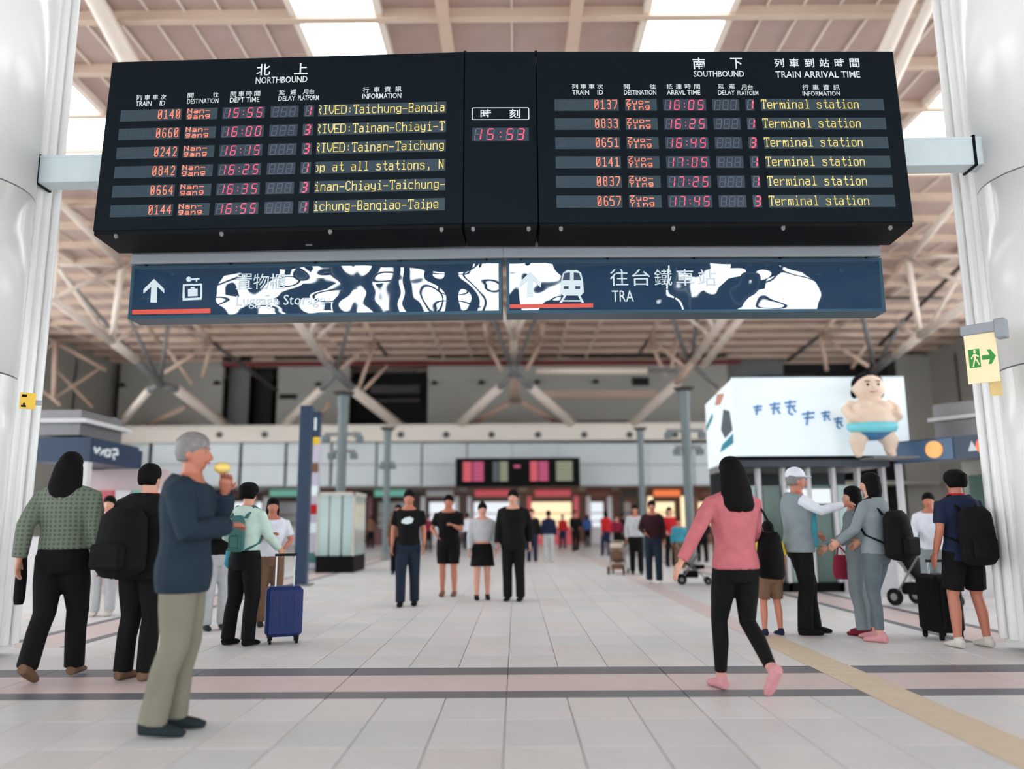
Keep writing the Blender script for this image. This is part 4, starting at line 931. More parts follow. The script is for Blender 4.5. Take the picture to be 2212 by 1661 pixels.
def backpack(root, m, label, w=0.17, hgt=0.44, dp=0.11, z=1.16, y=-0.15, strapm=None, straps=True):
    M = RM(root); e = empty('backpack', tuple(local(root, (0, y-dp, z-hgt/2))), label=label, cat='backpack'); T = Matrix.Translation(-Vector(e.location)) @ M
    b = bmesh.new(); tube(b, [T @ Vector((0, y-dp*0.9, z-hgt/2)), T @ Vector((0, y-dp, z-hgt/2+0.05)), T @ Vector((0, y-dp, z)), T @ Vector((0, y-dp*0.9, z+hgt/2-0.07)), T @ Vector((0, y-dp*0.8, z+hgt/2))], [(w*0.8, dp*0.8), (w, dp), (w, dp), (w*0.92, dp*0.85), (w*0.6, dp*0.5)], 16, ref=M.to_3x3() @ Vector((1, 0, 0)))
    child('main_pocket', fuse(b, 0.016, 3), m, e)
    b = bmesh.new(); box(b, (-w*0.7, y-dp*2.35, z-hgt*0.42), (w*0.7, y-dp*1.75, z-0.02), T, bevel=0.02); link('front_pocket', b, m, e)
    if straps:
        for sx in (-1, 1):
            b = bmesh.new(); tube(b, [T @ Vector(p) for p in ((sx*0.10, y-0.02, z+hgt*0.42), (sx*0.105, -0.03, 1.50), (sx*0.12, 0.10, 1.44), (sx*0.13, 0.155, 1.28), (sx*0.165, 0.02, 1.10), (sx*0.12, y-0.02, 1.02))], [(0.024, 0.009)]*6, 8, ref=M.to_3x3() @ Vector((1, 0, 0))); link('strap', b, strapm or m, e, smooth=True)
    return e
def handbag(root, p, size, m, label, strap_to=None, cat='bag', name='shoulder_bag'):
    M = RM(root); e = empty(name, tuple(M @ Vector(p)), label=label, cat=cat); T = Matrix.Translation(-Vector(e.location)) @ M
    b = bmesh.new(); w, d, hh = size; x, y, z = p
    tube(b, [T @ Vector((x, y, z)), T @ Vector((x, y, z+0.04)), T @ Vector((x, y, z+hh*0.5)), T @ Vector((x, y, z+hh*0.9)), T @ Vector((x, y, z+hh))], [(d*0.8, w*0.85), (d, w), (d, w*1.02), (d*0.7, w*0.9), (d*0.3, w*0.8)], 16, ref=M.to_3x3() @ Vector((1, 0, 0)))
    child('bag_body', fuse(b, 0.014, 3), m, e)
    if strap_to:
        for o in (-0.6, 0.6):
            b = bmesh.new(); tube(b, [T @ Vector((x, y+w*o, z+hh*0.92)), T @ Vector(((x+strap_to[0])/2+0.01, (y+w*o+strap_to[1])/2, (z+hh+strap_to[2])/2)), T @ Vector(strap_to)], [0.009]*3, 6); link('strap', b, m, e)
    return e
def suitcase(x, y, rz, w, d, hgt, m, label, handle=0.25):
    e = empty('suitcase', (x, y, 0), rz, label=label, cat='suitcase')
    boxo('shell', (-w/2, -d/2, 0.07), (w/2, d/2, hgt), m, e, bevel=0.035)
    for k in range(4): boxo('rib', (-w/2+w*(0.16+0.2*k), -d/2-0.006, 0.14), (-w/2+w*(0.22+0.2*k), d/2+0.006, hgt-0.07), m, e)
    for sx in (-1, 1):
        for sy in (-1, 1):
            b = bmesh.new(); tube(b, [(sx*(w/2-0.05)-0.012, sy*(d/2-0.04), 0.03), (sx*(w/2-0.05)+0.012, sy*(d/2-0.04), 0.03)], 0.03, 12); link('wheel', b, BLACKU, e)
            boxo('wheel_fork', (sx*(w/2-0.05)-0.02, sy*(d/2-0.04)-0.015, 0.04), (sx*(w/2-0.05)+0.02, sy*(d/2-0.04)+0.015, 0.09), BLACKU, e)
    for sx in (-1, 1): pipe('handle_tube', (sx*0.09, 0, hgt-0.02), (sx*0.09, 0, hgt+handle), 0.008, CHROME, e, 8)
    boxo('handle_grip', (-0.11, -0.014, hgt+handle), (0.11, 0.014, hgt+handle+0.025), BLACKU, e, bevel=0.005)
    return e

# 1 the man in the foreground, profile to the right
m1 = person('person in dark blue jacket and khaki trousers, grey hair, standing in profile nearest the viewer', 375, 1583, 1.72, -84, JKT, KHK, DSH, 'short', HAIRG, ('cross', 'face'), ('back', 'mid'), vox=0.009, skin=SKIND, wide=0.98, coat=0.018, hem=0.80, head=-4, flare=0.18)
x = m1
bm = bmesh.new(); pcup = local(m1, (-0.03, 0.185, 1.545)); ball(bm, (0, 0, 0), (0.05, 0.05, 0.035), 12); cup = link('bread_bun', bm, mat('yellow_bread', srgb(232, 200, 110), 0.6), None, smooth=True)
cup.location = pcup; tag(cup, 'small yellow bun held up to the mouth of the grey haired man', 'bread')
# 2 woman far left, long dark hair, checked top
m2 = person('person with long black hair and checked green grey top walking away beside the left column', 112, 1470, 1.74, 6, PLAID, BLK, BRNC, 'long', HAIRB, ('down', 'back'), ('frontlow', 'rearlow'), vox=0.011, wide=1.06, hem=0.98, coat=0.01)
handbag(m2, (-0.30, 0.0, 0.56), (0.05, 0.04, 0.42), BLK, 'long black bag hanging from the left hand of the woman in the checked top', (-0.26, -0.16, 0.90), name='hand_bag')
# 3 dark person with bulging coat
m3 = person('person in baggy black coat with short black hair and red collar, seen from behind', 292, 1468, 1.66, -12, BLK, BLK, BRNC, 'short', HAIRB, ('waist', 'waist'), ('stand', 'stand'), vox=0.011, wide=1.12, hem=0.80, coat=0.035, flare=0.2)
backpack(m3, BLK, 'large rounded black backpack on the person in the baggy coat', 0.20, 0.52, 0.15, 1.12, -0.14)
bm = bmesh.new(); tube(bm, [(0, 0.02, 1.47), (0, 0.02, 1.515)], [(0.095, 0.088), (0.082, 0.076)], 18); link('collar', bm, REDC, m3, smooth=True)
# 4 person with green straps and navy suitcase
m4 = person('person in pale green shirt with fluffy black hair and black trousers beside a navy suitcase', 520, 1394, 1.60, -20, PGR, BLK, BLK, 'fluffy', HAIRB, ('fwd', 'waist'), ('stand', 'wide'), vox=0.012, hem=0.99)
backpack(m4, TEALC, 'slim teal backpack on the person in the pale green shirt', 0.10, 0.40, 0.035, 1.20, -0.125)
p = atz(594, 1392, 0); suitcase(p.x+0.04, p.y+0.12, 0.35, 0.36, 0.26, 0.56, cloth('navy_shell', (30, 46, 96), 0.4, bump=0, var=0.04), 'navy blue wheeled suitcase beside the person in the pale green shirt', 0.3)
bm = bmesh.new(); b_ = local(m4, (-0.33, 0.2, 0.98)); tube(bm, [(0, 0, -0.16), (0, 0, -0.12), (0, 0, 0.02), (0, 0, 0.07)], [0.05, 0.085, 0.07, 0.02], 12)
tb = link('shopping_bag', bm, CYN, None, smooth=True); tb.location = b_; tag(tb, 'small cyan carrier bag between the grey haired man and the person in pale green', 'bag')
# 5..8 the group in the middle
m5 = person('person in black tee shirt with white chest print and dark jeans, facing the viewer', 880, 1308, 1.68, 184, BLK, JEAN, BLK, 'short', HAIRB, ('down', 'down'), ('frontlow', 'stand'), 'short', vox=0.013, skin=SKIND, hem=0.90)
bm = bmesh.new(); poly(bm, [(-0.10, 1.25), (-0.02, 1.23), (0.06, 1.25), (0.085, 1.31), (0.03, 1.345), (-0.05, 1.33), (-0.10, 1.29)], Matrix.Rotation(PI, 4, 'Z') @ Matrix.Translation((0, -0.149, 0)), 0.004)
link('chest_print', bm, SWH, m5)
m6 = person('person in black top and black knee shorts left of the grey cardigan', 968, 1288, 1.66, 176, BLK, BLK, BRNC, 'short', HAIRB, ('waist', 'phone'), ('stand', 'stand'), 'short', 'shorts', vox=0.013, skin=SKIND, wide=1.12, hem=0.86)
m7 = person('person in light grey cardigan over a black skirt, bare legs', 1042, 1296, 1.50, 186, LGR, BLK, BLK, 'bun', HAIRB, ('down', 'down'), ('stand', 'back'), 'long', 'skirt', vox=0.013, hem=1.06, bot_end=0.60)
m8 = person('person dressed all in black standing right of the grey cardigan', 1110, 1298, 1.70, 170, BLK, BLK, BLK, 'short', HAIRB, ('down', 'back'), ('stand', 'stand'), 'long', vox=0.013, hem=0.78, coat=0.02)
# 10 the woman in pink
m10 = person('person with very long black hair, pink jumper and black leggings walking away', 1604, 1494, 1.64, 14, PNK, BLK, PSH, 'long', HAIRB, ('fwd', 'out'), ('rear', 'frontlow'), 'long', 'leggings', vox=0.010, hem=0.90)
handbag(m10, (0.30, 0.0, 0.82), (0.15, 0.07, 0.36), BLK, 'big black shoulder bag on the woman in the pink jumper', (0.15, 0.0, 1.48))
# 11 child in yellow hemmed top
m11 = person('child in brown shorts and a yellow hemmed top behind the pink jumper woman', 1672, 1372, 1.18, 10, YEL, BRNC, NVY, 'short', HAIRB, ('down', 'down'), ('stand', 'wide'), 'short', 'shorts', vox=0.013, skin=SKIND, hem=0.88)
# 12 helper in vest
m12 = person('person in cyan and grey vest with white sleeves pointing to the right', 1738, 1370, 1.74, -92, MGR, BLK, BLK, 'cap', HAIRG, ('point', 'waist'), ('stand', 'frontlow'), 'none', vox=0.011, skin=SKIND, hem=0.86, coat=0.02, wide=1.05)
for i in (0, 1):
    sx = 1 if i == 0 else -1; a, b = ARMS[('point', 'waist')[i]]; k = 1.04
    bm = bmesh.new(); tube(bm, [(sx*0.13, 0, 1.41), (sx*0.19, 0, 1.41), (sx*(0.19+(a[0]-0.182)*0.5), a[1]*0.5, (1.41+a[2])/2), (sx*a[0]*k, a[1], a[2]), (sx*b[0]*k*0.98+sx*a[0]*0.02, b[1]*0.95, b[2])], [0.07, 0.074, 0.062, 0.054, 0.042], 14)
    child('sleeve', fuse(bm, 0.011, 2), WHT, m12)
bm = bmesh.new(); 
for sx in (-1, 1): box(bm, (sx*0.10-0.03, 0.10, 0.92), (sx*0.10+0.03, 0.172, 1.30), bevel=0.01)
link('vest_panel', bm, CYN, m12)
# 13 grey pair
m13b = person('person in light grey trousers and dark red shoes holding a wine red bag', 1866, 1370, 1.55, 60, MGR, MGR, RSH, 'bob', HAIRB, ('waist', 'fwd'), ('stand', 'wide'), vox=0.013, hem=0.92)
m13 = person('person in grey top with big black backpack, grey trousers and pink shoes', 1910, 1386, 1.66, 38, MGR, DGR, PSH, 'bob', HAIRB, ('fwd', 'fwd'), ('frontlow', 'stand'), 'long', 'leggings', vox=0.012, hem=0.90)
backpack(m13, BLK, 'big black backpack on the person in grey', 0.19, 0.50, 0.12, 1.10, -0.13)
handbag(m13b, (0.30, 0.22, 0.62), (0.11, 0.07, 0.30), MAG, 'wine red bag with blue stripe hanging in front of the grey trousers', (0.17, 0.24, 1.04), name='hand_bag')
# 14 right person by column
m14 = person('person in navy shirt and long black shorts beside the right column', 2100, 1398, 1.66, 8, NVY, BLK, WSH, 'fluffy', HAIRB, ('waist', 'down'), ('wide', 'wide'), 'short', 'shorts', vox=0.011, skin=SKIND, wide=1.08, hem=0.84)
bm = bmesh.new(); tube(bm, [(0, 0.02, 1.47), (0, 0.02, 1.52)], [(0.10, 0.09), (0.085, 0.078)], 18); link('collar', bm, REDC, m14, smooth=True)
backpack(m14, BLK, 'tall black backpack on the person beside the right column', 0.18, 0.56, 0.10, 1.10, -0.14)
p = atz(2060, 1384, 0); suitcase(p.x-0.02, p.y+0.16, 0.1, 0.30, 0.36, 0.64, BLK, 'black upright suitcase left of the person beside the right column', 0.12)
# 15 others behind
m15 = person('person in white shirt behind the black and teal pushchair', 2028, 1322, 1.55, 150, WHT, MGR, WSH, 'short', HAIRB, ('fwd', 'fwd'), ('stand', 'stand'), vox=0.016, hem=0.9, skin=SKIND)
m16 = person('person in pale pink shirt far behind the woman in the checked top', 218, 1330, 1.58, 190, cloth('pale_pink_cloth', (216, 200, 204)), LGR, WSH, 'bob', HAIRB, ('waist', 'waist'), ('stand', 'stand'), vox=0.016)
m17 = person('person in white top half hidden behind the person in pale green', 578, 1352, 1.50, 200, WHT, BRNC, DSH, 'bob', HAIRB, ('chest', 'waist'), ('stand', 'stand'), 'short', vox=0.016, skin=SKIND)
m18 = person('person with black hair raising a phone between the blue jacket and the pale green shirt', 462, 1360, 1.56, 215, BLK, LGR, DSH, 'short', HAIRB, ('phone', 'phone'), ('stand', 'stand'), vox=0.016, skin=SKIND)
crowd = [
 (1150, 1218, 1.62, 178, BLK, NVY, 'short', 'person in black facing the viewer just right of the all black figure, farther back'),
 (858, 1240, 1.66, 182, BRNC, BLK, 'bob', 'person with dark bob hair half hidden behind the black tee shirt'),
 (1186, 1215, 1.58, 0, NVY, LGR, 'short', 'person in navy top and pale trousers below the far display'),
 (1216, 1186, 1.60, 10, REDC, NVY, 'short', 'person in bright red top below the far display'),
 (1244, 1196, 1.68, 185, BLK, BLK, 'short', 'person in black coat with a light blue bag right of the red top'),
 (1310, 1200, 1.64, 20, REDC, NVY, 'bob', 'person in dark red jacket in the middle distance right of the far display'),
 (1334, 1192, 1.52, 160, MAG, BLK, 'bob', 'person in wine red top beside the dark red jacket'),
 (1376, 1240, 1.60, 175, LGR, BLK, 'bob', 'person in light grey top and black skirt left of the jeans'),
 (1414, 1260, 1.62, 172, cloth('dark_wine_cloth', (50, 22, 28)), JEAN, 'short', 'person in dark wine coat and blue jeans in the middle distance'),
 (1450, 1225, 1.60, 190, REDC, BLK, 'bob', 'person in vivid red coat behind the blue jeans figure'),
 (1470, 1232, 1.30, 170, CYN, BRNC, 'short', 'child in cyan top left of the outstretched hand of the pink jumper'),
 (1520, 1215, 1.62, 10, BLK, BLK, 'short', 'person in black far behind the pink jumper sleeve'),
 (1130, 1190, 1.62, 5, MGR, BLK, 'short', 'small distant person in grey below the left half of the far display'),
 (1270, 1182, 1.60, 0, BLUC, BLK, 'bob', 'small distant person in blue right of the far display centre'),
 (1010, 1195, 1.62, 0, WHT, JEAN, 'short', 'small distant person in white between the black shorts and the grey cardigan'),
 (925, 1190, 1.62, 0, MAG, BLK, 'short', 'small distant person in wine red between the two black tops'),
 (1345, 1183, 1.66, 0, BLK, BLK, 'short', 'small distant person in black right of the wine red top'),
 (800, 1186, 1.60, 20, BRNC, BLK, 'short', 'small distant person in brown left of the thin grey pole'),
]
for i, (x, y_, h_, f_, t_, b_, hr, lab) in enumerate(crowd):
    person(lab, x, y_, h_, f_, t_, b_, DSH if i % 2 else WSH, hr, HAIRB, random.choice([('down', 'down'), ('waist', 'down'), ('fwd', 'waist'), ('down', 'back')]), random.choice([('stand', 'stand'), ('frontlow', 'rearlow'), ('stand', 'frontlow')]),
           vox=0.02 if y_ > 1210 else 0.026, skin=SKIND if i % 3 else SKIN, group='people in the middle distance')
# ------------------------------------------------------------------ PUSHCHAIR, small floor things
def pushchair(px, py, m1_, m2_, label, rz=0.3, s=1.0):
    g = atz(px, py, 0); e = empty('pushchair', (g.x, g.y, 0), rz, label=label, cat='pushchair'); e.scale = (s, s, s)
    for sx in (-1, 1):
        for yy, r in ((-0.32, 0.09), (0.30, 0.12)):
            b = bmesh.new(); tube(b, [(sx*0.24-0.02, yy, r), (sx*0.24+0.02, yy, r)], r, 16); w = link('wheel', b, BLACKU, e)
            b = bmesh.new(); tube(b, [(sx*0.24-0.024, yy, r), (sx*0.24+0.024, yy, r)], r*0.45, 10); link('hub', b, GREYST, w)
        pipe('frame_tube', (sx*0.24, 0.30, 0.12), (sx*0.22, -0.12, 0.72), 0.013, GREYST, e, 8); pipe('frame_tube', (sx*0.24, -0.32, 0.09), (sx*0.22, 0.22, 0.62), 0.013, GREYST, e, 8)
        pipe('push_bar', (sx*0.22, 0.1, 0.5), (sx*0.22, 0.42, 1.0), 0.013, GREYST, e, 8)
    pipe('handle', (-0.23, 0.42, 1.0), (0.23, 0.42, 1.0), 0.02, BLACKU, e, 8)
    b = bmesh.new(); tube(b, [(0, -0.25, 0.42), (0, 0.0, 0.40), (0, 0.14, 0.50), (0, 0.22, 0.80)], [(0.18, 0.05), (0.2, 0.06), (0.2, 0.06), (0.19, 0.04)], 14); link('seat', b, m1_, e, smooth=True)
    b = bmesh.new(); tube(b, [(0, 0.22, 0.72), (0, 0.15, 0.92), (0, -0.02, 1.0), (0, -0.16, 0.93)], [(0.2, 0.03), (0.22, 0.03), (0.22, 0.03), (0.21, 0.02)], 16); link('canopy', b, m2_, e, smooth=True)
    b = bmesh.new(); box(b, (-0.18, -0.1, 0.16), (0.18, 0.25, 0.32), bevel=0.03); link('basket', b, m1_, e)
pushchair(2000, 1310, BLK, TEALC, 'black pushchair with teal seat hood near the right column', 0.5)
pushchair(1336, 1240, BRNC, cloth('beige_cloth', (190, 176, 160)), 'beige pushchair in the middle distance left of the grey top', 2.8, 0.75)
pushchair(1500, 1262, BLK, BLK, 'black pushchair beside the outstretched hand of the pink jumper woman', 1.4, 0.8)

# ------------------------------------------------------------------ TOTEM, POLES, LIFT
for _o in list(bpy.data.objects):
    if _o.name.split('.')[0] in ('lit_letters', 'lit_digits', 'lit_segments', 'unlit_segments', 'white_fascia_marks', 'blue_brush_marks', 'figure_cutout', 'black_mark', 'printed_heading', 'sign_lettering'): _o['kind'] = 'stuff'
def gz(px, py): return atz(px, py, 0)
g = gz(647, 1266); Yt = g.y; k = pxm(g+Vector((0, 0, 1)))
tz = at(647, 876, Yt).z
tot = empty('totem_sign', (g.x, Yt, 0), 0.12, label='tall narrow dark blue totem sign with small white panel at the top', cat='sign')
wv = 27/k/2
boxo('post_body', (-wv, 0, 0.03), (wv, 0.3, tz), NAVY, tot, bevel=0.01); boxo('base_plate', (-wv*1.8, -0.12, 0), (wv*1.8, 0.42, 0.03), GREYST, tot)
boxo('top_panel', (wv, 0.02, tz-0.62), (wv*2.3, 0.26, tz-0.12), NAVY, tot); boxo('white_symbol', (wv*1.35, 0.0, tz-0.5), (wv*1.75, 0.021, tz-0.25), SWH, tot)
p = gz(672, 1232); nb = empty('notice_stand', (p.x, p.y, 0), label='slim pale notice stand with coloured leaflets behind the blue totem', cat='stand')
kk = pxm(p+Vector((0, 0, 1))); hh = at(672, 925, p.y).z
boxo('panel', (-10/kk, 0, 0.05), (10/kk, 0.12, hh), mat('lilac_panel', srgb(176, 172, 186), 0.5), nb); boxo('foot', (-18/kk, -0.15, 0), (18/kk, 0.3, 0.05), GREYST, nb)
for i, (yy, mm) in enumerate(((950, YEL), (1010, BRNC), (1060, SWH), (1100, REDC), (1140, SWH), (1205, TEALC))):
    z = at(672, yy, p.y).z; boxo('leaflet', (-8/kk, -0.012, z-0.13), (8/kk, 0.0, z+0.13), mm, nb)
STEELG = mat('green_grey_steel', srgb(96, 108, 110), 0.5)
def mast(px, py, top, wpx, label, arms_=(), cap=True):
    g = gz(px, py); kk = pxm(g+Vector((0, 0, 2))); z1 = at(px, top, g.y).z
    e = empty('lamp_mast', (g.x, g.y, 0), label=label, cat='pole')
    r = wpx/kk/2
    pipe('pole', (0, 0, 0), (0, 0, z1), r, STEELG, e, 16); pipe('foot_collar', (0, 0, 0), (0, 0, 0.25), r*1.35, GREYST, e, 16)
    b = bmesh.new(); tube(b, [(0, 0, z1-0.45), (0, 0, z1-0.1)], [r*1.1, r*1.3], 16); link('neck', b, STEELG, e)
    if cap:
        b = bmesh.new(); tube(b, [(0, 0, z1-0.1), (0, 0, z1)], [r*1.6, r*2.4], 16); link('lamp_head', b, DARKST, e)
    for (yy, x0, x1) in arms_:
        z = at(px, yy, g.y).z; boxo('cross_arm', ((x0-px)/kk, -0.05, z-0.05), ((x1-px)/kk, 0.05, z+0.05), GREYST, e)
        for xx in (x0+3, x1-3): boxo('loudspeaker', ((xx-px)/kk-0.09, -0.12, z-0.22), ((xx-px)/kk+0.09, 0.12, z-0.05), STEELG, e)
mast(731, 1226, 848, 21, 'grey green lamp mast standing inside the glass lift enclosure', ((938, 692, 772), (975, 706, 760)))
mast(832, 1208, 924, 14, 'thin grey lamp mast left of the far display', ((1000, 818, 848),))
mast(1392, 1205, 924, 13, 'thin grey lamp mast right of the far display', ())
mast(1494, 1222, 838, 20, 'grey lamp mast behind the left shoulder of the pink jumper woman', ((930, 1452, 1532), (966, 1470, 1526)))
g = gz(727, 1236); kk = pxm(g+Vector((0, 0, 1))); z1 = at(727, 1064, g.y).z
GLASSM = mat('pale_lift_glass', srgb(150, 176, 172), 0.12, var=0.15, scale=0.9, spec=0.6)
li = empty('glass_booth', (g.x, g.y, 0), label='pale green glass booth with dark base around the grey mast', cat='booth'); w = 40/kk
boxo('base', (-w, 0.0, 0), (w, 1.6, 0.42), BLACKU, li)
for x0 in (-w, -w*0.34, w*0.34): boxo('glass_panel', (x0+0.02, 0.02, 0.42), (x0+w*0.66-0.02, 0.05, z1-0.08), GLASSM, li)
for x0 in (-w, w-0.04):
    boxo('corner_post', (x0, 0.0, 0.42), (x0+0.04, 0.05, z1), mat('cream_post', srgb(196, 190, 178), 0.5), li); boxo('side_glass', (x0, 0.05, 0.42), (x0+0.03, 1.55, z1-0.08), GLASSM, li)
boxo('top_rail', (-w, 0, z1-0.08), (w, 1.6, z1), mat('cream_post', srgb(196, 190, 178), 0.5), li)
li.location.y += -0.3
g = gz(1020-188, 1206)
# ------------------------------------------------------------------ KIOSK LEFT
p0 = at(30, 998, 14.4); FA = Frame((p0.x, 14.4, p0.z), 0.0); x1, _ = FA.loc(190, 998)
kl = empty('shop_kiosk', (p0.x, 14.4, 0), label='kiosk with dark blue fascia and grey metal canopy behind the left group of people', cat='kiosk')
def KL(nm, lo, hi, m, par=kl, **k): return boxo(nm, lo, hi, m, par, **k)
zt_ = p0.z; hgt = FA.loc(100, 945)[1]
KL('front_fascia', (0, 0, zt_), (x1, 0.15, zt_+hgt), NAVY)
q1 = at(192, 1002, 14.4); q2 = at(297, 1012, 16.4)
ang = math.atan2(q2.y-q1.y, q2.x-q1.x); LL = math.hypot(q2.x-q1.x, q2.y-q1.y)
FS = Frame((q1.x, q1.y, zt_), ang); T_ = Matrix.Translation(-Vector(kl.location))
boxo('side_fascia', (0, 0, 0), (LL, 0.12, hgt), NAVY, kl, X=T_ @ FS.M)
bm = bmesh.new()   # pale marks on the side fascia
random.seed(3)
for (u0, v0, u1, v1) in ((0.06, 0.62, 0.10, 0.40), (0.10, 0.40, 0.16, 0.62), (0.18, 0.36, 0.24, 0.56), (0.26, 0.34, 0.28, 0.60), (0.28, 0.60, 0.36, 0.60), (0.36, 0.60, 0.36, 0.36), (0.36, 0.36, 0.28, 0.34), (0.40, 0.66, 0.50, 0.70), (0.50, 0.70, 0.52, 0.50), (0.52, 0.50, 0.42, 0.46), (0.42, 0.46, 0.46, 0.26)):
    a = FS.M @ Vector((u0*LL, -0.01, v0*hgt)); b = FS.M @ Vector((u1*LL, -0.01, v1*hgt)); tube(bm, [T_ @ a, T_ @ b], 0.03, 6)
link('white_fascia_marks', bm, SWH, kl)
c0, c1 = at(60, 940, 14.8), at(205, 885, 14.8)
METAL = mat('grey_metal_canopy', srgb(128, 126, 128), 0.4, metal=0.3)
KL('canopy_box', (c0.x-kl.location.x-1, 0.4, c0.z), (c1.x-kl.location.x-0.25, 2.0, c1.z), METAL); KL('canopy_ledge', (c0.x-kl.location.x-1, 0.3, c0.z+0.22), (c1.x-kl.location.x-0.1, 2.1, c0.z+0.30), PALE)
bmx = FS.loc(192, 1000)
KL('counter', (0.0, 0.1, 0.0), (x1-0.1, 0.7, 1.0), PALE); KL('back_board', (0, 2.2, 0), (x1+0.5, 2.3, zt_), mat('kiosk_interior', srgb(196, 176, 176), 0.7)); KL('post', (x1-0.15, 0.0, 0), (x1, 0.15, zt_), PALE); KL('roof_slab', (0, 0.1, zt_+0.02), (x1-0.1, 2.3, zt_+hgt-0.05), NAVY)
for i in range(5): KL('goods_panel', (0.1+0.36*i, 2.12, 1.1), (0.4+0.36*i, 2.2, 1.9), (COOL, REDS, PALE, TEAL, PALE)[i])
p = at(230, 915, 17); eb = empty('lit_box_sign', p, label='small white lit box sign above the left kiosk fascia', cat='sign'); boxo('lamp_box', (-0.15, 0, -0.1), (0.15, 0.1, 0.12), COOL, eb); boxo('stem', (-0.02, 0.03, -0.45), (0.02, 0.07, -0.1), GREYST, eb)
# ------------------------------------------------------------------ KIOSK RIGHT with billboard
YB = 14.0; p0 = at(1590, 986, YB); p1 = at(1952, 815, YB)
kr = empty('shop_kiosk', (p0.x, YB, 0), label='kiosk with dark fascia and green glass front under the white billboard', cat='kiosk')
bb = empty('billboard', (p0.x, YB, p0.z), label='large white and pale blue billboard on top of the right kiosk', cat='billboard')
BBM = mat('billboard_film', srgb(232, 244, 250), 0.4, var=0.03, scale=0.7, emit=srgb(226, 242, 250), es=0.22)
w, hh = p1.x-p0.x, p1.z-p0.z; WK = at(1925, 986, YB).x-p0.x-0.06
boxo('front_face', (0, 0, 0), (w, 0.08, hh), BBM, bb); boxo('edge_frame', (0, -0.02, -0.06), (w, 0.1, 0), BLACKU, bb); boxo('edge_frame', (0, -0.01, hh), (w, 0.1, hh+0.02), SWH, bb)
sq = at(1523, 868, 17.2); ang = math.atan2(sq.y-YB, sq.x-p0.x); LL = math.hypot(sq.y-YB, sq.x-p0.x)
FSB = Frame((p0.x, YB, p0.z), ang-PI); TB = Matrix.Translation(-Vector(bb.location))
boxo('side_face', (-LL, 0, 0), (0, 0.08, hh), BBM, bb, X=TB @ FSB.M)
def sidepoly(pts, m, nm):
    b = bmesh.new(); poly(b, [(-u*LL, v*hh) for u, v in pts], TB @ FSB.M @ Matrix.Translation((0, -0.006, 0)), 0.004); link(nm, b, m, bb)
sidepoly([(0.05, 0.35), (0.12, 0.62), (0.30, 0.70), (0.42, 0.45), (0.30, 0.30)], DGR, 'dark_print'); sidepoly([(0.05, 0.18), (0.04, 0.30), (0.40, 0.24), (0.50, 0.15)], CYN, 'cyan_print'); sidepoly([(0.7, 0.78), (0.98, 0.66), (0.98, 0.58), (0.7, 0.70)], CYN, 'cyan_print'); sidepoly([(0.25, 0.9), (0.5, 0.98), (0.6, 0.85), (0.4, 0.8)], SKIN, 'skin_print')
bm = bmesh.new()
def mark(cx, cy, sc_, strokes):
    for (a, b, c, d) in strokes: tube(bm, [(cx+a*sc_, -0.008, cy+b*sc_), (cx+c*sc_, -0.008, cy+d*sc_)], [(0.018, 0.006)]*2, 6)
for i, (u, v, s_) in enumerate(((0.14, 0.58, 0.10), (0.24, 0.60, 0.12), (0.33, 0.62, 0.13), (0.43, 0.47, 0.14), (0.53, 0.50, 0.10), (0.60, 0.42, 0.10))):
    mark(u*w, v*hh, s_, ((-0.8, 0.6, 0.8, 0.8), (0, 1, -0.3, -0.8), (-0.6, 0.1, 0.7, 0.2), (0.2, 0.1, 0.7, -0.7), (-0.3, -0.8, 0.3, -1.0))[:3+i % 3])
link('blue_brush_marks', bm, mat('blue_print', srgb(96, 150, 206), 0.5), bb)['kind'] = 'stuff'
for x in (0.3, w/2, w-0.3): boxo('support_post', (x-0.04, 0.1, 0), (x+0.04, 0.18, hh*0.8), GREYST, bb)
zf = p0.z; f1 = at(1590, 1010, YB).z
def KR(nm, lo, hi, m, **k): return boxo(nm, lo, hi, m, kr, **k)
KR('fascia', (-0.05, -0.05, f1), (WK, 0.2, zf-0.07), mat('kiosk_dark_fascia', srgb(46, 54, 66), 0.4)); KR('roof_slab', (0, 0.1, f1), (WK, 2.0, zf-0.08), GREYST)
GG = mat('green_glass', srgb(66, 96, 86), 0.2, var=0.2, scale=2)
KR('back_board', (0, 1.9, 0), (WK, 2.0, f1), mat('kiosk_dark_interior', srgb(40, 48, 46), 0.6))
for i in range(6): KR('glass_panel', (0.08+WK/6*i, 0.3, 0.15), (WK/6*(i+1)-0.04, 0.34, f1-0.3), GG if i % 2 else GLASSM)
for i in range(7): KR('post', (WK/6*i-0.03, 0.2, 0), (WK/6*i+0.03, 0.36, f1), PALE)
boxo('figure_shelf', (w*0.70, -0.62, -0.09), (w*0.95, 0.0, -0.06), GREYST, bb)
KR('plinth', (0, 0.2, 0), (WK, 0.5, 0.15), BLACKU); KR('lit_menu', (0.9, 0.27, 1.5), (1.7, 0.3, 1.75), COOL); KR('counter', (1.8, 0.0, 0), (WK, 0.3, 0.95), PALE)
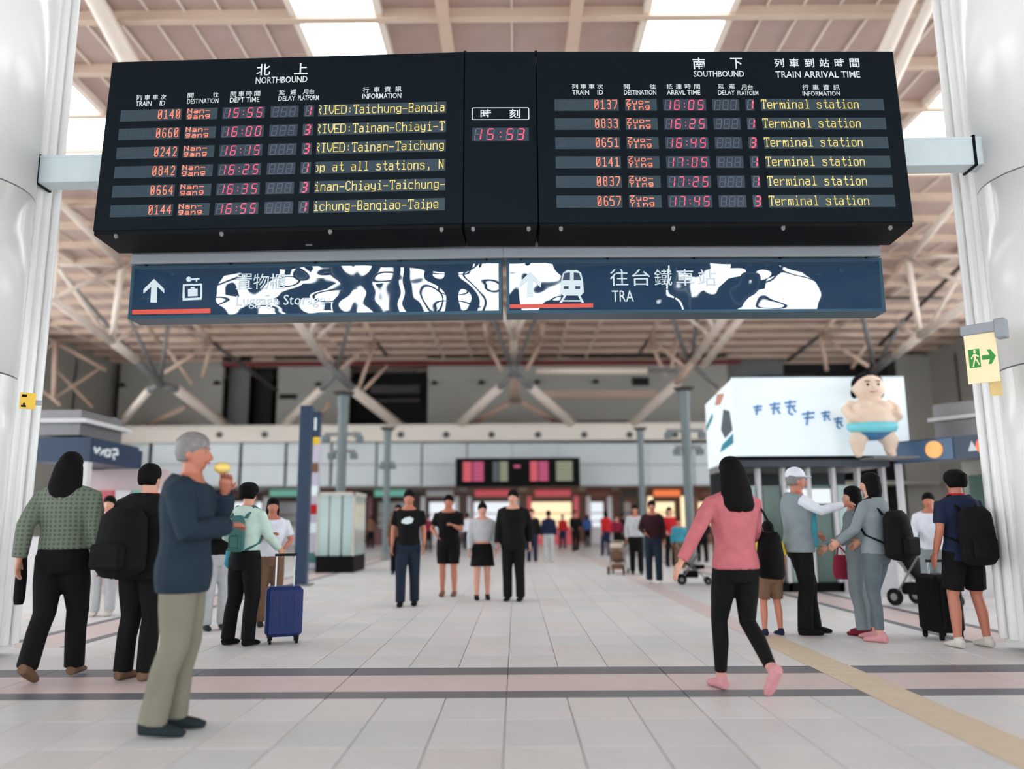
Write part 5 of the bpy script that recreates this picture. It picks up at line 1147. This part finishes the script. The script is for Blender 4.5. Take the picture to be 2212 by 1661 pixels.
# sumo wrestler figure standing in front of the board
g = at(1888, 984, YB-0.45); k = pxm(g); s = 188/k/1.70
SK2 = mat('figure_skin', srgb(232, 208, 186), 0.45, var=0.02); BELT = mat('figure_belt', srgb(120, 212, 224), 0.4, var=0.02); LOIN = mat('figure_blue', srgb(66, 122, 170), 0.4, var=0.02)
su = empty('sumo_figure', (g.x, g.y, g.z-0.02), math.radians(176), label='big round sumo wrestler figure with black hair and blue belt on the billboard', cat='statue'); su.scale = (s, s, s)
b = bmesh.new()
tube(b, [(0, 0, 0.40), (0, 0, 0.50), (0, 0.03, 0.68), (0, 0.03, 0.82), (0, 0.01, 0.98), (0, 0, 1.10), (0, 0, 1.16)], [(0.30, 0.24), (0.42, 0.32), (0.47, 0.38), (0.45, 0.36), (0.40, 0.28), (0.28, 0.2), (0.14, 0.14)], 24)
ball(b, (0, 0.02, 1.36), (0.30, 0.26, 0.28), 20); ball(b, (0, 0.28, 1.34), (0.03, 0.03, 0.025), 8)
for sx in (-1, 1):
    ball(b, (sx*0.30, 0.0, 1.34), (0.04, 0.04, 0.06), 8); ball(b, (sx*0.16, 0.2, 0.98), (0.16, 0.12, 0.10), 12)
    tube(b, [(sx*0.30, 0, 1.04), (sx*0.46, 0.02, 0.92), (sx*0.44, 0.2, 0.76), (sx*0.36, 0.30, 0.86 if sx < 0 else 0.70)], [0.12, 0.12, 0.10, 0.08], 14)
    tube(b, [(sx*0.20, 0, 0.46), (sx*0.32, 0.06, 0.28), (sx*0.30, 0.02, 0.08)], [0.19, 0.16, 0.10], 14); tube(b, [(sx*0.30, -0.04, 0.05), (sx*0.32, 0.18, 0.04)], [0.07, 0.06], 10)
child('figure_body', fuse(b, 0.022, 3), SK2, su)
b = bmesh.new(); tube(b, [(0, 0.02, 0.50), (0, 0.03, 0.56), (0, 0.03, 0.64)], [(0.445, 0.345), (0.475, 0.375), (0.482, 0.392)], 28); link('belt', b, BELT, su, smooth=True)
b = bmesh.new(); tube(b, [(0, 0.02, 0.33), (0, 0.02, 0.42), (0, 0.02, 0.52)], [(0.16, 0.2), (0.32, 0.29), (0.44, 0.345)], 24); link('loincloth', b, LOIN, su, smooth=True)
b = bmesh.new(); ball(b, (0, -0.04, 1.44), (0.312, 0.265, 0.245), 18); ball(b, (0, -0.02, 1.68), (0.08, 0.11, 0.05), 10); ball(b, (-0.25, -0.08, 1.28), (0.08, 0.08, 0.12), 10); ball(b, (0.25, -0.08, 1.28), (0.08, 0.08, 0.12), 10); child('hair', fuse(b, 0.022, 2), HAIRB, su)
for sx in (-1, 1):
    b = bmesh.new(); ball(b, (sx*0.10, 0.262, 1.39), (0.025, 0.02, 0.03), 8); link('eye', b, BLACKU, su, smooth=True)
    b = bmesh.new(); tube(b, [(sx*0.06, 0.262, 1.46), (sx*0.15, 0.240, 1.46)], 0.010, 6); link('eyebrow', b, BLACKU, su)
b = bmesh.new(); tube(b, [(-0.06, 0.258, 1.25), (0, 0.265, 1.24), (0.06, 0.258, 1.25)], 0.010, 6); link('mouth', b, LIPS, su)
# receding blue fascia at the right with orange lamps, metal canopy behind it
qa, qb = at(1932, 1002, 14.0), at(2150, 984, 12.6); ang = math.atan2(qb.y-qa.y, qb.x-qa.x); LL = math.hypot(qb.y-qa.y, qb.x-qa.x)
zr = at(1932, 1002, 14.0).z; hr_ = at(1932, 955, 14.0).z-zr
k3 = empty('shop_kiosk', (qa.x, qa.y, 0), ang, label='kiosk with blue fascia and orange round lights beside the right column', cat='kiosk')
boxo('fascia', (0, 0, zr), (LL+0.3, 0.15, zr+hr_), NAVY, k3); boxo('fascia_panel', (0.05, -0.02, zr+0.02), (LL*0.62, 0, zr+hr_-0.02), mat('mid_blue_panel', srgb(70, 104, 138), 0.4), k3)
for u, mm in ((0.44, mat('orange_disc', srgb(240, 170, 100), 0.5, emit=srgb(240, 160, 90), es=0.5)), (0.93, mat('orange_red_disc', srgb(230, 110, 70), 0.5, emit=srgb(226, 96, 60), es=0.5))):
    bm = bmesh.new(); tube(bm, [(u*LL, -0.05, zr+hr_*0.5), (u*LL, -0.02, zr+hr_*0.5)], 0.14, 20); link('round_light', bm, mm, k3)
bm = bmesh.new(); poly(bm, [(0.76*LL, zr+0.12), (0.80*LL, zr+hr_*0.75), (0.85*LL, zr+0.12)], Matrix.Translation((0, -0.004, 0)), 0.004); link('white_symbol', bm, SWH, k3)
boxo('counter', (0.2, 0.2, 0), (LL, 0.8, 1.0), PALE, k3); boxo('back_board', (0.1, 2.0, 0), (LL+0.3, 2.1, zr+0.1), mat('kiosk_beige', srgb(176, 176, 166), 0.6), k3); boxo('roof_slab', (0.05, 0.1, zr+hr_*0.4), (LL+0.3, 2.1, zr+hr_*0.8), GREYST, k3); boxo('post', (0.0, 0, 0), (0.08, 0.1, zr), PALE, k3)
for i in range(4): boxo('goods_panel', (0.25+i*0.36, 1.9, 1.1), (0.55+i*0.36, 2.0, 2.0), (GG, PALE, REDS, GG)[i], k3)
ca = at(2003, 925, 13.9)
mc = empty('metal_canopy', (ca.x, 13.9, 0), ang, label='grey metal canopy box above the blue fascia beside the right column', cat='canopy')
boxo('canopy_box', (0, 0.2, zr+hr_), (1.6, 1.4, ca.z+0.42), METAL, mc, bevel=0.02); boxo('ledge', (-0.04, 0.1, ca.z+0.12), (1.3, 0.2, ca.z+0.18), PALE, mc)
